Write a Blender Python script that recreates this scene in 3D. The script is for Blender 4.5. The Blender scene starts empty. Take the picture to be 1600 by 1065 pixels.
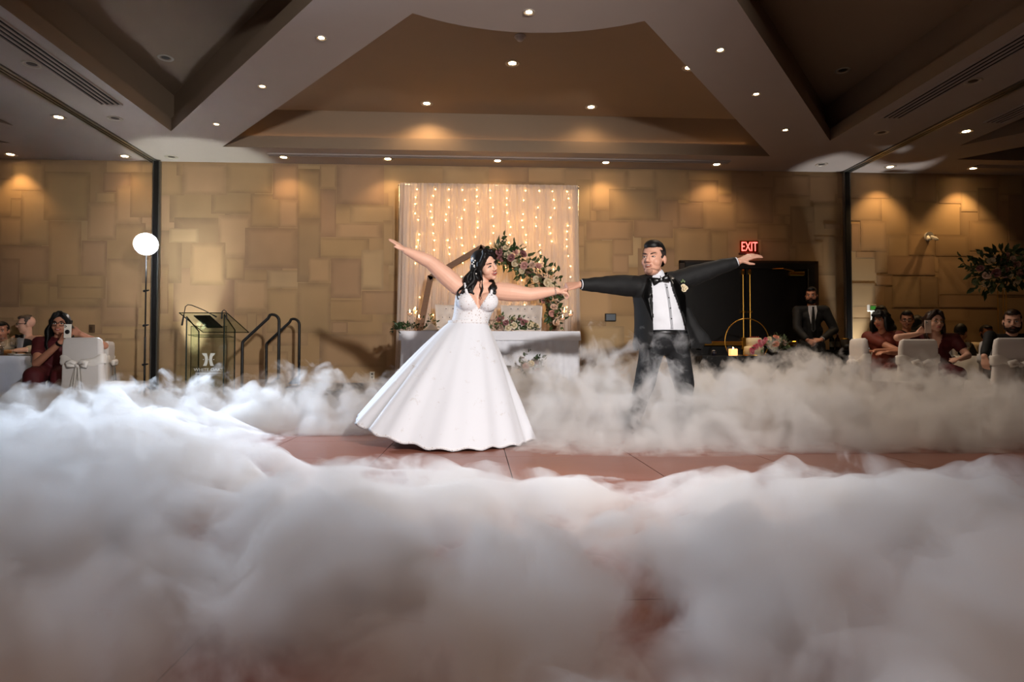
import bpy, bmesh, math, random
from mathutils import Vector, Matrix, noise, geometry

random.seed(7)
SC = bpy.context.scene
COL = SC.collection
V = Vector
PI = math.pi
R = math.radians

# ------------------------------------------------------------------ camera
cam_data = bpy.data.cameras.new('camera')
cam_data.sensor_width = 36.0
cam_data.lens = 22.5
cam_data.clip_start = 0.02
cam = bpy.data.objects.new('camera', cam_data)
COL.objects.link(cam)
cam.location = (0, 0, 0.72)
cam.rotation_euler = (R(90 + 1.46), 0, R(-3.09))
SC.camera = cam

# ------------------------------------------------------------------ view, world, lights
SC.view_settings.view_transform = 'Standard'
SC.view_settings.look = 'None'
SC.view_settings.gamma = 1.0
SC.view_settings.exposure = 0.0
SC.view_settings.use_curve_mapping = False
cy = SC.cycles
cy.use_denoising = True
cy.use_adaptive_sampling = True
cy.adaptive_threshold = 0.03
cy.max_bounces = 8
cy.diffuse_bounces = 3
cy.glossy_bounces = 3
cy.transmission_bounces = 6
cy.transparent_max_bounces = 16
cy.volume_bounces = 4
cy.sample_clamp_indirect = 4.0
cy.sample_clamp_direct = 0.0
cy.caustics_reflective = False
cy.caustics_refractive = False

world = bpy.data.worlds.new('world')
SC.world = world
world.use_nodes = True
world.node_tree.nodes['Background'].inputs[0].default_value = (0.9, 0.75, 0.6, 1)
world.node_tree.nodes['Background'].inputs[1].default_value = 0.0


def lamp(name, kind, loc, target, energy, color, size=60, blend=0.5, radius=0.05):
    d = bpy.data.lights.new(name, kind)
    d.energy = energy
    d.color = color
    if kind == 'SPOT':
        d.spot_size = R(size)
        d.spot_blend = blend
        d.shadow_soft_size = radius
    elif kind == 'AREA':
        d.size = radius
    else:
        d.shadow_soft_size = radius
    o = bpy.data.objects.new(name, d)
    COL.objects.link(o)
    o.location = loc
    if target is not None:
        o.rotation_euler = (V(target) - V(loc)).to_track_quat('-Z', 'Y').to_euler()
    return o


# the photographer's key flash on a tall stand to the right of the camera, aimed at the bride and the left half of the wall
lamp('key_flash', 'SPOT', (1.55, -0.6, 2.45), (-0.45, 7.2, 1.05), 2050, (1.0, 0.955, 0.92), 68, 0.85, 0.10)
# the bare flash on the light stand at the back left
lamp('rear_flash', 'SPOT', (-4.42, 8.70, 2.24), (-0.9, 3.0, 0.8), 1700, (0.66, 0.81, 1.0), 70, 0.8, 0.08)
# uplights standing on the floor by the wall
lamp('uplight_beam', 'SPOT', (-4.32, 9.72, 0.16), (-4.15, 9.80, 3.7), 430, (0.88, 1.0, 0.92), 36, 0.5, 0.04)
lamp('uplight_beam', 'SPOT', (5.98, 9.78, 0.16), (6.02, 9.70, 3.7), 330, (0.95, 0.97, 0.97), 36, 0.5, 0.04)
# soft bounce of the ballroom's dimmed ceiling lamps behind the camera
lamp('house_light', 'AREA', (0.5, -1.5, 3.6), (0.5, -1.5, 0), 75, (1.0, 0.66, 0.45), radius=4.0)


# ------------------------------------------------------------------ materials
def lin(h):
    if isinstance(h, (tuple, list)):
        return (*h[:3], 1)
    c = [(h >> 16 & 255) / 255, (h >> 8 & 255) / 255, (h & 255) / 255]
    return (*[x / 12.92 if x <= .04045 else ((x + .055) / 1.055) ** 2.4 for x in c], 1)


def ND(nt, kind, **kw):
    n = nt.nodes.new(kind)
    for k, v in kw.items():
        setattr(n, k, v)
    return n


MATS = {}


def M(name, col, rough=.6, metal=0., var=.10, scale=12., bump=0., spec=.4, emit=0., ecol=None, trans=0., alpha=1., sss=0., stretch=None, sheen=0.):
    """procedural principled material: noise varied colour, optional fine bump"""
    if name in MATS:
        return MATS[name]
    m = bpy.data.materials.new(name)
    m.use_nodes = True
    nt = m.node_tree
    b = nt.nodes['Principled BSDF']
    c = lin(col)
    tc = ND(nt, 'ShaderNodeTexCoord')
    src = tc.outputs['Object']
    if stretch:
        mp = ND(nt, 'ShaderNodeMapping')
        mp.inputs['Scale'].default_value = stretch
        nt.links.new(src, mp.inputs[0])
        src = mp.outputs[0]
    nz = ND(nt, 'ShaderNodeTexNoise')
    nz.inputs['Scale'].default_value = scale
    nz.inputs['Detail'].default_value = 3
    nt.links.new(src, nz.inputs['Vector'])
    mx = ND(nt, 'ShaderNodeMix', data_type='RGBA')
    mx.inputs[6].default_value = tuple(max(0, x * (1 - var)) for x in c[:3]) + (1,)
    mx.inputs[7].default_value = tuple(min(1, x * (1 + var)) for x in c[:3]) + (1,)
    nt.links.new(nz.outputs['Fac'], mx.inputs[0])
    nt.links.new(mx.outputs[2], b.inputs['Base Color'])
    b.inputs['Roughness'].default_value = rough
    b.inputs['Metallic'].default_value = metal
    b.inputs['Specular IOR Level'].default_value = spec
    b.inputs['Transmission Weight'].default_value = trans
    b.inputs['Alpha'].default_value = alpha
    if sss:
        b.inputs['Subsurface Weight'].default_value = sss
        b.inputs['Subsurface Radius'].default_value = (.012, .005, .003)
        b.inputs['Subsurface Scale'].default_value = 1.0
    if sheen:
        b.inputs['Sheen Weight'].default_value = sheen
    if emit:
        b.inputs['Emission Strength'].default_value = emit
        b.inputs['Emission Color'].default_value = lin(ecol if ecol is not None else col)
    if bump:
        bp = ND(nt, 'ShaderNodeBump')
        bp.inputs['Strength'].default_value = bump
        bp.inputs['Distance'].default_value = .01
        nt.links.new(nz.outputs['Fac'], bp.inputs['Height'])
        nt.links.new(bp.outputs[0], b.inputs['Normal'])
    MATS[name] = m
    return m


def glass_mat(name, col, gloss=.12, tint=.9):
    """thin clear glass: mostly see-through with a mirror sheen"""
    m = bpy.data.materials.new(name)
    m.use_nodes = True
    nt = m.node_tree
    nt.nodes.remove(nt.nodes['Principled BSDF'])
    out = nt.nodes['Material Output']
    t = ND(nt, 'ShaderNodeBsdfTransparent')
    g = ND(nt, 'ShaderNodeBsdfGlossy')
    g.inputs['Roughness'].default_value = .03
    nz = ND(nt, 'ShaderNodeTexNoise')
    nz.inputs['Scale'].default_value = 3
    mx = ND(nt, 'ShaderNodeMix', data_type='RGBA')
    c = lin(col)
    mx.inputs[6].default_value = c
    mx.inputs[7].default_value = tuple(x * .96 for x in c[:3]) + (1,)
    nt.links.new(nz.outputs['Fac'], mx.inputs[0])
    nt.links.new(mx.outputs[2], t.inputs[0])
    s = ND(nt, 'ShaderNodeMixShader')
    s.inputs[0].default_value = gloss
    nt.links.new(t.outputs[0], s.inputs[1])
    nt.links.new(g.outputs[0], s.inputs[2])
    nt.links.new(s.outputs[0], out.inputs[0])
    MATS[name] = m
    return m


# ------------------------------------------------------------------ object helpers
def tag(o, label=None, cat=None, group=None, kind=None):
    if label:
        o['label'] = label
    if cat:
        o['category'] = cat
    if group:
        o['group'] = group
    if kind:
        o['kind'] = kind
    return o


def thing(name, label, cat, loc=(0, 0, 0), rz=0, group=None):
    o = bpy.data.objects.new(name, None)
    COL.objects.link(o)
    o.empty_display_size = .1
    o.location = loc
    o.rotation_euler = (0, 0, rz)
    return tag(o, label, cat, group)


def link(name, me, mat, parent=None, smooth=True, world=False):
    """one mesh object; world=True when the mesh is in world metres and the (unrotated) parent is elsewhere"""
    if world and parent is not None:
        base = V((0, 0, 0))
        p = parent
        while p is not None:
            base += p.location
            p = p.parent
        me.transform(Matrix.Translation(-base))
    o = bpy.data.objects.new(name, me)
    COL.objects.link(o)
    if mat is not None and not me.materials:
        me.materials.append(mat)
    if smooth and len(me.polygons):
        me.polygons.foreach_set('use_smooth', [True] * len(me.polygons))
    o.parent = parent
    return o


def obj(name, bm, mat, parent=None, smooth=False, world=False):
    me = bpy.data.meshes.new(name)
    bm.normal_update()
    bm.to_mesh(me)
    bm.free()
    return link(name, me, mat, parent, smooth, world)


def copy_tree(o, parent=None):
    c = o.copy()
    COL.objects.link(c)
    c.parent = parent
    for ch in list(o.children):
        copy_tree(ch, c)
    return c


# ------------------------------------------------------------------ bmesh shapes
def box(bm, x0, y0, z0, x1, y1, z1, mtx=None):
    vs = [bm.verts.new(V((x, y, z)) if mtx is None else mtx @ V((x, y, z))) for z in (z0, z1) for y in (y0, y1) for x in (x0, x1)]
    for f in ((0, 2, 3, 1), (4, 5, 7, 6), (0, 1, 5, 4), (1, 3, 7, 5), (3, 2, 6, 7), (2, 0, 4, 6)):
        bm.faces.new([vs[i] for i in f])
    return vs


def bbox(bm, x0, y0, z0, x1, y1, z1, bev=.01, seg=2):
    """bevelled box"""
    t = bmesh.new()
    box(t, x0, y0, z0, x1, y1, z1)
    bmesh.ops.bevel(t, geom=list(t.edges), offset=bev, segments=seg, affect='EDGES', profile=.6)
    merge(bm, t)


def merge(bm, t, mtx=None):
    if mtx is not None:
        bmesh.ops.transform(t, matrix=mtx, verts=t.verts)
    me = bpy.data.meshes.new('tmp')
    t.to_mesh(me)
    t.free()
    bm.from_mesh(me)
    bpy.data.meshes.remove(me)


def frame_of(d):
    d = V(d).normalized()
    a = V((0, 0, 1)) if abs(d.z) < .9 else V((1, 0, 0))
    u = d.cross(a).normalized()
    return u, d.cross(u).normalized()


def loft(bm, rings, cap=True, closed=True):
    """rings: lists of points, equal length; joined in order"""
    rv = [[bm.verts.new(p) for p in r] for r in rings]
    n = len(rv[0])
    for a, b in zip(rv, rv[1:]):
        for i in range(n if closed else n - 1):
            j = (i + 1) % n
            bm.faces.new((a[i], a[j], b[j], b[i]))
    if cap and closed:
        bm.faces.new(list(reversed(rv[0])))
        bm.faces.new(rv[-1])
    return rv


def ell_ring(c, u, v, a, b, n=16):
    c = V(c); u = V(u); v = V(v)
    return [c + u * (a * math.cos(2 * PI * i / n)) + v * (b * math.sin(2 * PI * i / n)) for i in range(n)]


def tube(bm, pts, r, n=8, cap=True):
    """tube through points; r a number or one per point"""
    pts = [V(p) for p in pts]
    rs = r if isinstance(r, (list, tuple)) else [r] * len(pts)
    rings = []
    d0 = (pts[1] - pts[0]).normalized()
    u, v = frame_of(d0)
    for i, p in enumerate(pts):
        d = (pts[min(i + 1, len(pts) - 1)] - pts[max(i - 1, 0)])
        d = d.normalized() if d.length > 1e-9 else d0
        u = (u - d * u.dot(d))
        u = u.normalized() if u.length > 1e-6 else frame_of(d)[0]
        v = d.cross(u)
        rings.append(ell_ring(p, u, v, rs[i], rs[i], n))
    loft(bm, rings, cap)


def capsule(bm, p0, p1, r0, r1, n=14):
    p0 = V(p0); p1 = V(p1)
    d = p1 - p0
    L = d.length
    d = d.normalized() if L > 1e-9 else V((0, 0, 1))
    u, v = frame_of(d)
    rings = []
    for k in range(5):
        a = PI / 2 * (k + .35) / 5
        rings.append(ell_ring(p0 - d * (r0 * math.cos(a)), u, v, r0 * math.sin(a), r0 * math.sin(a), n))
    rings.append(ell_ring(p0, u, v, r0, r0, n))
    rings.append(ell_ring(p1, u, v, r1, r1, n))
    for k in range(4, -1, -1):
        a = PI / 2 * (k + .35) / 5
        rings.append(ell_ring(p1 + d * (r1 * math.cos(a)), u, v, r1 * math.sin(a), r1 * math.sin(a), n))
    loft(bm, rings)


def ellipsoid(bm, c, rad, mtx=None, sub=3):
    t = bmesh.new()
    bmesh.ops.create_icosphere(t, subdivisions=sub, radius=1)
    m = Matrix.Translation(V(c)) @ (mtx.to_4x4() if mtx is not None else Matrix.Identity(4)) @ Matrix.Diagonal((*rad, 1))
    merge(bm, t, m)


def lathe(bm, prof, n=24, c=(0, 0, 0), cap=False):
    """prof: (radius, z) pairs about a vertical axis at c"""
    c = V(c)
    loft(bm, [[c + V((r * math.cos(2 * PI * i / n), r * math.sin(2 * PI * i / n), z)) for i in range(n)] for r, z in prof], cap)


def rot_to(d, upv=(0, 0, 1)):
    """matrix whose -Y points along d and Z roughly along upv (heads face -Y)"""
    y = -V(d).normalized()
    z = V(upv)
    x = y.cross(z).normalized()
    z = x.cross(y)
    return Matrix((x, y, z)).transposed()


def remesh(bm, voxel, smooth=3, adapt=0.0):
    """fuse overlapping closed shapes of a bmesh into one continuous surface"""
    me = bpy.data.meshes.new('blob')
    bm.to_mesh(me)
    bm.free()
    o = bpy.data.objects.new('blob', me)
    COL.objects.link(o)
    m = o.modifiers.new('r', 'REMESH')
    m.mode = 'VOXEL'
    m.voxel_size = voxel
    m.adaptivity = adapt
    if smooth:
        s = o.modifiers.new('s', 'SMOOTH')
        s.factor = .5
        s.iterations = smooth
    dg = bpy.context.evaluated_depsgraph_get()
    res = bpy.data.meshes.new_from_object(o.evaluated_get(dg))
    bpy.data.objects.remove(o)
    bpy.data.meshes.remove(me)
    return res


def lerp(a, b, t):
    return a + (b - a) * t


def sstep(a, b, x):
    t = min(1, max(0, (x - a) / (b - a)))
    return t * t * (3 - 2 * t)
# ------------------------------------------------------------------ room shell
WY = 9.95            # back wall
X0, X1 = -15.74, 16.74
Y0 = -6.0
ZC = 3.70            # soffit height
SEC = 10.82          # width of one ballroom section
TL, TR = -4.91, 5.91  # partition tracks

m_carpet = M('carpet', 0x2a2220, .95, var=.35, scale=40, bump=.3)
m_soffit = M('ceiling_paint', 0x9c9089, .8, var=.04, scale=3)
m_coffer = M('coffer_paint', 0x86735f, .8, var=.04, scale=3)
m_plain = M('plain_wall_paint', 0x8a6a44, .85, var=.1, scale=2)
m_black = M('black_satin', 0x0c0b0b, .5, var=.2)
m_dark = M('dark_gap', 0x050403, .9, var=.2)
m_alu = M('brushed_metal', 0x8f8d88, .35, metal=.9, var=.1, scale=60)
m_brass = M('brass', 0xb98a3c, .3, metal=1., var=.12, scale=30)
m_white = M('white_plastic', 0xe2ddd2, .5, var=.03)

bm = bmesh.new()
box(bm, X0, Y0, -.1, X1, WY, -0.012)
tag(obj('floor', bm, m_carpet), 'dark carpet under the dance floor and dining tables', kind='structure')

# back wall: painted like overlapping parchment sheets, each sheet a thin piece of its own
def parchment():
    m = bpy.data.materials.new('parchment')
    m.use_nodes = True
    nt = m.node_tree
    b = nt.nodes['Principled BSDF']
    tc = ND(nt, 'ShaderNodeTexCoord')
    oi = ND(nt, 'ShaderNodeObjectInfo')
    ramp = ND(nt, 'ShaderNodeValToRGB')
    els = ramp.color_ramp.elements
    els[0].position = 0; els[0].color = lin(0x9c8262)
    els[1].position = 1; els[1].color = lin(0xb89e78)
    for p, c in ((.2, 0xad9068), (.4, 0xa38466), (.6, 0xb59670), (.8, 0xa68862)):
        e = els.new(p); e.color = lin(c)
    nt.links.new(oi.outputs['Random'], ramp.inputs[0])
    sep = ND(nt, 'ShaderNodeSeparateXYZ')
    nt.links.new(tc.outputs['Generated'], sep.inputs[0])

    def math_(op, a, b_=None):
        n = ND(nt, 'ShaderNodeMath', operation=op)
        for i, v in enumerate((a, b_)):
            if v is None:
                continue
            if isinstance(v, (int, float)):
                n.inputs[i].default_value = v
            else:
                nt.links.new(v, n.inputs[i])
        return n.outputs[0]
    # rubbed edges: distance to the nearest edge, broken up by noise
    ax = math_('SUBTRACT', .5, math_('ABSOLUTE', math_('SUBTRACT', sep.outputs[0], .5)))
    az = math_('SUBTRACT', .5, math_('ABSOLUTE', math_('SUBTRACT', sep.outputs[2], .5)))
    ed = math_('MINIMUM', ax, az)
    geo = ND(nt, 'ShaderNodeNewGeometry')
    nz = ND(nt, 'ShaderNodeTexNoise')
    nz.inputs['Scale'].default_value = 3.2
    nz.inputs['Detail'].default_value = 4
    nt.links.new(geo.outputs['Position'], nz.inputs['Vector'])
    mr = ND(nt, 'ShaderNodeMapRange')
    mr.interpolation_type = 'SMOOTHSTEP'
    nt.links.new(ed, mr.inputs[0])
    mr.inputs[1].default_value = 0.0
    mr.inputs[2].default_value = .16
    mr.inputs[3].default_value = 1.0
    mr.inputs[4].default_value = 0.0
    fac = math_('MULTIPLY', mr.outputs[0], math_('MULTIPLY', math_('POWER', nz.outputs['Fac'], 1.5), .9))
    mx = ND(nt, 'ShaderNodeMix', data_type='RGBA')
    nt.links.new(fac, mx.inputs[0])
    nt.links.new(ramp.outputs[0], mx.inputs[6])
    mx.inputs[7].default_value = lin(0x6f5a46)
    # broad mottling
    nz2 = ND(nt, 'ShaderNodeTexNoise')
    nz2.inputs['Scale'].default_value = 1.3
    nt.links.new(geo.outputs['Position'], nz2.inputs['Vector'])
    hs = ND(nt, 'ShaderNodeHueSaturation')
    nt.links.new(mx.outputs[2], hs.inputs['Color'])
    nt.links.new(math_('ADD', math_('MULTIPLY', nz2.outputs['Fac'], .5), .75), hs.inputs['Value'])
    nt.links.new(hs.outputs[0], b.inputs['Base Color'])
    b.inputs['Roughness'].default_value = .75
    b.inputs['Specular IOR Level'].default_value = .25
    return m


m_parch = parchment()
bm = bmesh.new()
box(bm, X0, WY, 0, X1, WY + .2, 4.5)
wall = tag(obj('wall_back', bm, m_plain), 'tan back wall painted like overlapping parchment sheets', kind='structure')
bm = bmesh.new()
box(bm, 0, 0, 0, 1, 1, 1)
me_sheet = bpy.data.meshes.new('sheet')
bm.to_mesh(me_sheet); bm.free()
me_sheet.materials.append(m_parch)
SHEETS = [
    (-4.06,2.91,-3.41,3.46), (-4.49,3.2,-3.83,3.67), (-3.84,3.23,-3.15,3.68), (-3.47,2.71,-3.03,3.22), (-3.14,3.14,-2.76,3.69), (-3.03,2.71,-2.76,3.14),
    (-2.76,2.86,-2.42,3.62), (-2.43,3.31,-2.18,3.69), (-2.42,2.57,-2.18,3.31), (-2.17,3.08,-1.45,3.7), (-1.97,2.79,-1.3,3.06), (-2.18,2.56,-1.47,2.78),
    (-1.46,2.14,-1.3,2.84), (-2.48,2.26,-1.67,2.55), (-2.25,1.63,-1.79,2.24), (-3.95,2.24,-3.47,2.89), (-3.55,2.08,-2.76,2.7), (-4.36,1.81,-3.84,2.47),
    (-4.68,2.46,-4.24,2.68), (-3.84,1.9,-3.55,2.24), (-3.22,1.78,-2.6,2.05), (-2.76,1.87,-2.41,2.86), (-2.59,1.87,-2.26,2.25), (-2.59,1.27,-1.61,1.6),
    (-3.7,1.43,-3.21,1.9), (-3.21,1.09,-2.74,1.77), (-2.75,1.09,-2.25,1.86), (-1.79,1.76,-1.45,2.38), (-1.78,1.38,-1.24,1.74), (-2.24,1.09,-1.99,1.26),
    (-3.51,1.09,-3.36,1.41), (-4.82,1.38,-4.68,2.13), (1.55,2.82,1.78,3.52), (1.79,3.03,2.36,3.7), (2.36,3.39,2.8,3.7), (2.07,2.89,2.86,3.38),
    (2.8,3.22,3.35,3.7), (2.87,2.76,3.18,3.22), (3.18,2.77,3.57,3.17), (3.35,3.19,3.83,3.54), (3.58,2.73,4.12,3.19), (4.12,2.86,4.72,3.44),
    (4.53,3.62,5.08,3.7), (4.72,3.31,5.34,3.63), (4.73,2.98,5.33,3.3), (4.46,2.6,4.99,2.85), (5,2.46,5.4,3.14), (5.27,2.57,5.4,2.9),
    (5.56,2.78,5.85,2.86), (5.08,2.16,5.54,2.57), (4.52,2.17,4.99,2.59), (3.11,2.16,3.7,2.76), (3.7,2.17,3.98,2.73), (1.67,2.07,2.12,2.56),
    (2.12,2.33,2.45,2.6), (2.12,2.04,2.38,2.33), (2.47,2.61,3.09,2.89), (1.71,2.57,2.45,2.87), (1.55,2.45,1.68,2.81), (1.54,1.3,2.1,2.06),
    (-7,3.23,-6.51,3.63), (-7,2.81,-6.84,3.11), (-7.15,2.4,-6.83,2.81), (-6.85,2.4,-6.43,3.22), (-6.52,2.78,-5.85,3.52), (-6.44,1.78,-5.97,2.77),
    (-5.88,2.49,-5.46,3.05), (-5.77,3.06,-5.47,3.21), (-5.66,3.22,-5.26,3.52), (-5.47,2.74,-5.1,3.32), (-5.26,2.84,-4.9,3.53), (-5.96,1.96,-5.59,2.48),
    (-5.58,1.47,-5.07,2.21), (-7.15,1.86,-6.44,2.39), (-7.14,1.47,-6.85,2.2), (-6.84,1.48,-6.41,1.85), (-6.3,1.6,-5.6,1.77), (-6.31,1.77,-5.6,1.96),
    (6,3.29,6.64,3.7), (6.65,3.29,7.06,3.7), (7.08,3.23,7.44,3.7), (7.48,3.22,8.47,3.7), (8.48,3.37,8.93,3.7), (8.14,2.94,8.48,3.48),
    (7.85,3.09,8.13,3.43), (5.99,2.92,6.52,3.28), (6.01,2.43,6.14,2.87), (6.16,2.43,6.59,2.92), (6.08,2.32,6.39,2.42), (6.61,2.05,6.95,2.7),
    (6.96,2.37,7.4,2.71), (7.41,2.36,7.98,2.71), (7.99,2.45,8.63,2.94), (8.66,2.63,8.92,3.37), (6.6,2.05,7.39,2.36), (6.41,1.88,6.68,2.04),
    (6.68,1.53,7.13,2.02), (7.14,1.53,7.44,2.02), (7.46,1.74,7.97,2.34), (5.98,1.52,6.38,1.91), (6.38,1.52,6.55,1.87), (7.45,1.53,8.45,1.73),
    (7.98,1.74,8.9,2.42),
]
rng = random.Random(5)
base = []
x = -8.6
while x < 10.6:
    w = rng.uniform(.5, .95)
    z = -.05
    while z < 3.7:
        h = rng.uniform(.4, .85)
        base.append((x - rng.uniform(0, .12), max(0.0, z - rng.uniform(0, .08)), min(x + w + rng.uniform(0, .1), 10.9), min(3.70, z + h)))
        z += h
    x += w
rng.shuffle(base)
low = []
for i in range(34):      # loose sheets below the measured ones
    w, h = rng.uniform(.3, .8), rng.uniform(.25, .6)
    cx_, cz = rng.uniform(-8, 10), rng.uniform(.2, 1.35)
    low.append((cx_, max(.14, cz - h / 2), cx_ + w, cz + h / 2))
allsh = base + low + SHEETS
for i, (a, b_, c, d) in enumerate(allsh):
    o = bpy.data.objects.new('sheet', me_sheet)
    COL.objects.link(o)
    t = .0015 + .00002 * i
    o.location = (a, WY - t, b_)
    o.scale = (c - a, t, max(.05, d - b_))
    o.parent = wall

def struct_box(name, m, dims, label=None):
    bm = bmesh.new()
    for d in dims:
        box(bm, *d)
    return tag(obj(name, bm, m), label, kind='structure')

struct_box('wall_left', m_plain, [(X0 - .2, Y0, 0, X0, WY, 4.5)])
struct_box('wall_right', m_plain, [(X1, Y0, 0, X1 + .2, WY, 4.5)])
struct_box('wall_front', m_plain, [(X0, Y0 - .2, 0, X1, Y0, 4.5)])
m_base = M('dark_baseboard', 0x241a14, .6, var=.2)
struct_box('baseboard_back', m_base, [(X0, WY - .06, 0, 3.18, WY, .12), (5.42, WY - .06, 0, X1, WY, .12)])

# ------------------------------------------------------------------ ceiling
CC = V((0.47, 3.72))
CR = 2.07

def arc(a0, a1, n=18):
    return [V((CC.x + CR * math.cos(lerp(a0, a1, i / n)), CC.y + CR * math.sin(lerp(a0, a1, i / n)))) for i in range(n + 1)]

def ang(p):
    return math.atan2(p[1] - CC.y, p[0] - CC.x)

def mirror_y(poly):
    return [V((p.x, 2 * CC.y - p.y)) for p in reversed(poly)]

bl, br = V((-.56, 5.50)), V((1.46, 5.50))
back_cof = [V((-3.61, 9.20)), *[p for p in arc(ang(bl), ang(br))], V((4.33, 9.20))]
ll = V((-1.12, 5.04))
left_cof = [V((-4.04, 8.6)), V((-4.04, 2 * CC.y - 8.6)), *arc(-ang(ll) , -2 * PI + ang(ll) + 2 * PI - 0.0, 1)[:0]]
a_top = ang(ll)
left_cof += arc(2 * PI - a_top, a_top, 18)
rr = V((2.06, 5.04))
a_r = ang(rr)
right_cof = [V((4.85, 2 * CC.y - 8.5)), V((4.85, 8.5)), *arc(a_r, -a_r, 18)]
coffers = []
for s in (-1, 0, 1):
    for poly in (back_cof, left_cof, right_cof, mirror_y(back_cof)):
        coffers.append([V((p.x + s * SEC, p.y)) for p in poly])

def area2(p):
    return sum(p[i].x * p[(i + 1) % len(p)].y - p[(i + 1) % len(p)].x * p[i].y for i in range(len(p)))

def offset(poly, d):
    n = len(poly)
    if area2(poly) < 0:
        poly = list(reversed(poly))
    out = []
    for i in range(n):
        a, b_, c = poly[i - 1], poly[i], poly[(i + 1) % n]
        e1 = (b_ - a).normalized(); e2 = (c - b_).normalized()
        n1 = V((e1.y, -e1.x)); n2 = V((e2.y, -e2.x))
        k = (n1 + n2)
        k = k.normalized()
        out.append(b_ + k * (d / max(.45, k.dot(n1))))
    return out

outer = [V((X0, Y0)), V((X1, Y0)), V((X1, WY)), V((X0, WY))]
loops = [[V((p.x, p.y, 0)) for p in outer]] + [[V((p.x, p.y, 0)) for p in c] for c in coffers]
tris = geometry.tessellate_polygon(loops)
bm = bmesh.new()
flat = [p for l in loops for p in l]
vs = [bm.verts.new((p.x, p.y, ZC)) for p in flat]
for t in tris:
    try:
        f = bm.faces.new([vs[i] for i in t])
    except ValueError:
        pass
bmesh.ops.recalc_face_normals(bm, faces=bm.faces)
ceiling = tag(obj('ceiling', bm, m_soffit), 'dim ballroom ceiling with crossing beams and deep coffers', kind='structure')
for c in coffers:
    main = c is coffers[4]
    if area2(c) < 0:
        c = list(reversed(c))
    back_main = c if main else None
    up = offset(c, .15)
    bm = bmesh.new()
    r1 = [V((p.x, p.y, ZC)) for p in c]
    r2 = [V((p.x, p.y, ZC + .17)) for p in c]
    r3 = [V((p.x, p.y, ZC + .17)) for p in up]
    r4 = [V((p.x, p.y, ZC + .60)) for p in up]
    rv = loft(bm, [r1, r2, r3, r4], cap=False)
    for t in geometry.tessellate_polygon([r4]):
        bm.faces.new([rv[3][i] for i in t])
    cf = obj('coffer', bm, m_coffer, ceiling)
    if c is back_main:
        # warm cove strip lying on the hidden ledge of the main coffer
        mid = offset(c, .10)
        n_ = len(mid)
        bm = bmesh.new()
        for i in range(n_):
            a_, b__ = mid[i], mid[(i + 1) % n_]
            if (a_ - b__).length > 1.5:
                a2, b2 = a_.lerp(b__, .06), a_.lerp(b__, .94)
                tube(bm, [(a2.x, a2.y, ZC + .176), (b2.x, b2.y, ZC + .176)], .005, 6)
        obj('cove_strip', bm, M('cove_strip_glow', 0xffd09a, .5, var=.02, emit=8, ecol=0xffc690), cf)

def trim(n, m, boxes, label, seat=None):
    bm = bmesh.new()
    for b_ in boxes:
        box(bm, *b_)
    return tag(obj('trim_%d' % n, bm, m), label, kind='structure')

k = 1
for tx in (TL, TR):
    t = trim(k, m_alu, [(tx - .07, Y0, ZC - .02, tx - .035, WY, ZC), (tx - .012, Y0, ZC - .02, tx + .012, WY, ZC), (tx + .035, Y0, ZC - .02, tx + .07, WY, ZC)],
             'metal partition track running along the ceiling')
    bm = bmesh.new()
    box(bm, tx - .07, Y0, ZC - .006, tx + .07, WY, ZC - .001)
    obj('gap', bm, m_dark, t)
    k += 1
    px_ = -4.84 if tx < 0 else 5.90
    t = trim(k, m_black, [(px_ - .035, WY - .10, 0, px_ + .035, WY - .05, ZC - .02)], 'black vertical partition post on the back wall')
    bm = bmesh.new()
    box(bm, px_ + .035, WY - .09, 0, px_ + .055, WY - .04, ZC - .02)
    box(bm, px_ - .055, WY - .09, 0, px_ - .035, WY - .04, ZC - .02)
    obj('edge_strip', bm, m_alu, t)
    k += 1

# slot air diffusers in the soffit
def diffuser(x0, y0, x1, y1, label, slots=4):
    cx_, cy_ = (x0 + x1) / 2, (y0 + y1) / 2
    t = thing('air_diffuser', label, 'air vent', (cx_, cy_, ZC - .02), group='ceiling slot diffusers')
    bm = bmesh.new()
    box(bm, x0 - cx_, y0 - cy_, .012, x1 - cx_, y1 - cy_, .0199)
    obj('backing', bm, m_dark, t)
    along_y = (y1 - y0) > (x1 - x0)
    for i in range(slots + 1):
        bm = bmesh.new()
        f = i / slots
        if along_y:
            xx = lerp(x0, x1, f) - cx_
            box(bm, xx - .008, y0 - cy_, 0, xx + .008, y1 - cy_, .019)
        else:
            yy = lerp(y0, y1, f) - cy_
            box(bm, x0 - cx_, yy - .006, 0, x1 - cx_, yy + .006, .019)
        obj('slat', bm, m_soffit, t)
    return t

diffuser(-4.42, 1.5, -4.18, 7.7, 'black slot diffuser in the soffit beside the partition track, near the lectern')
diffuser(5.0, 1.5, 5.24, 7.62, 'black slot diffuser in the soffit beside the partition track, near the double door')
diffuser(-3.07, 9.44, 3.83, 9.53, 'long slot diffuser in the soffit above the head table', 2)
diffuser(5.0 - SEC, 1.5, 5.24 - SEC, 7.62, 'slot diffuser in the side ceiling over the guest table by the lectern')
diffuser(-4.42 + SEC, 1.5, -4.18 + SEC, 7.7, 'slot diffuser in the side ceiling over the tall flower centrepiece')
diffuser(-3.07 + SEC, 9.44, 3.83 + SEC, 9.53, 'long slot diffuser in the side soffit near the wall emergency lamp', 2)
diffuser(-3.07 - SEC, 9.44, 3.83 - SEC, 9.53, 'long slot diffuser in the side soffit by the seated waiter', 2)

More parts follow.
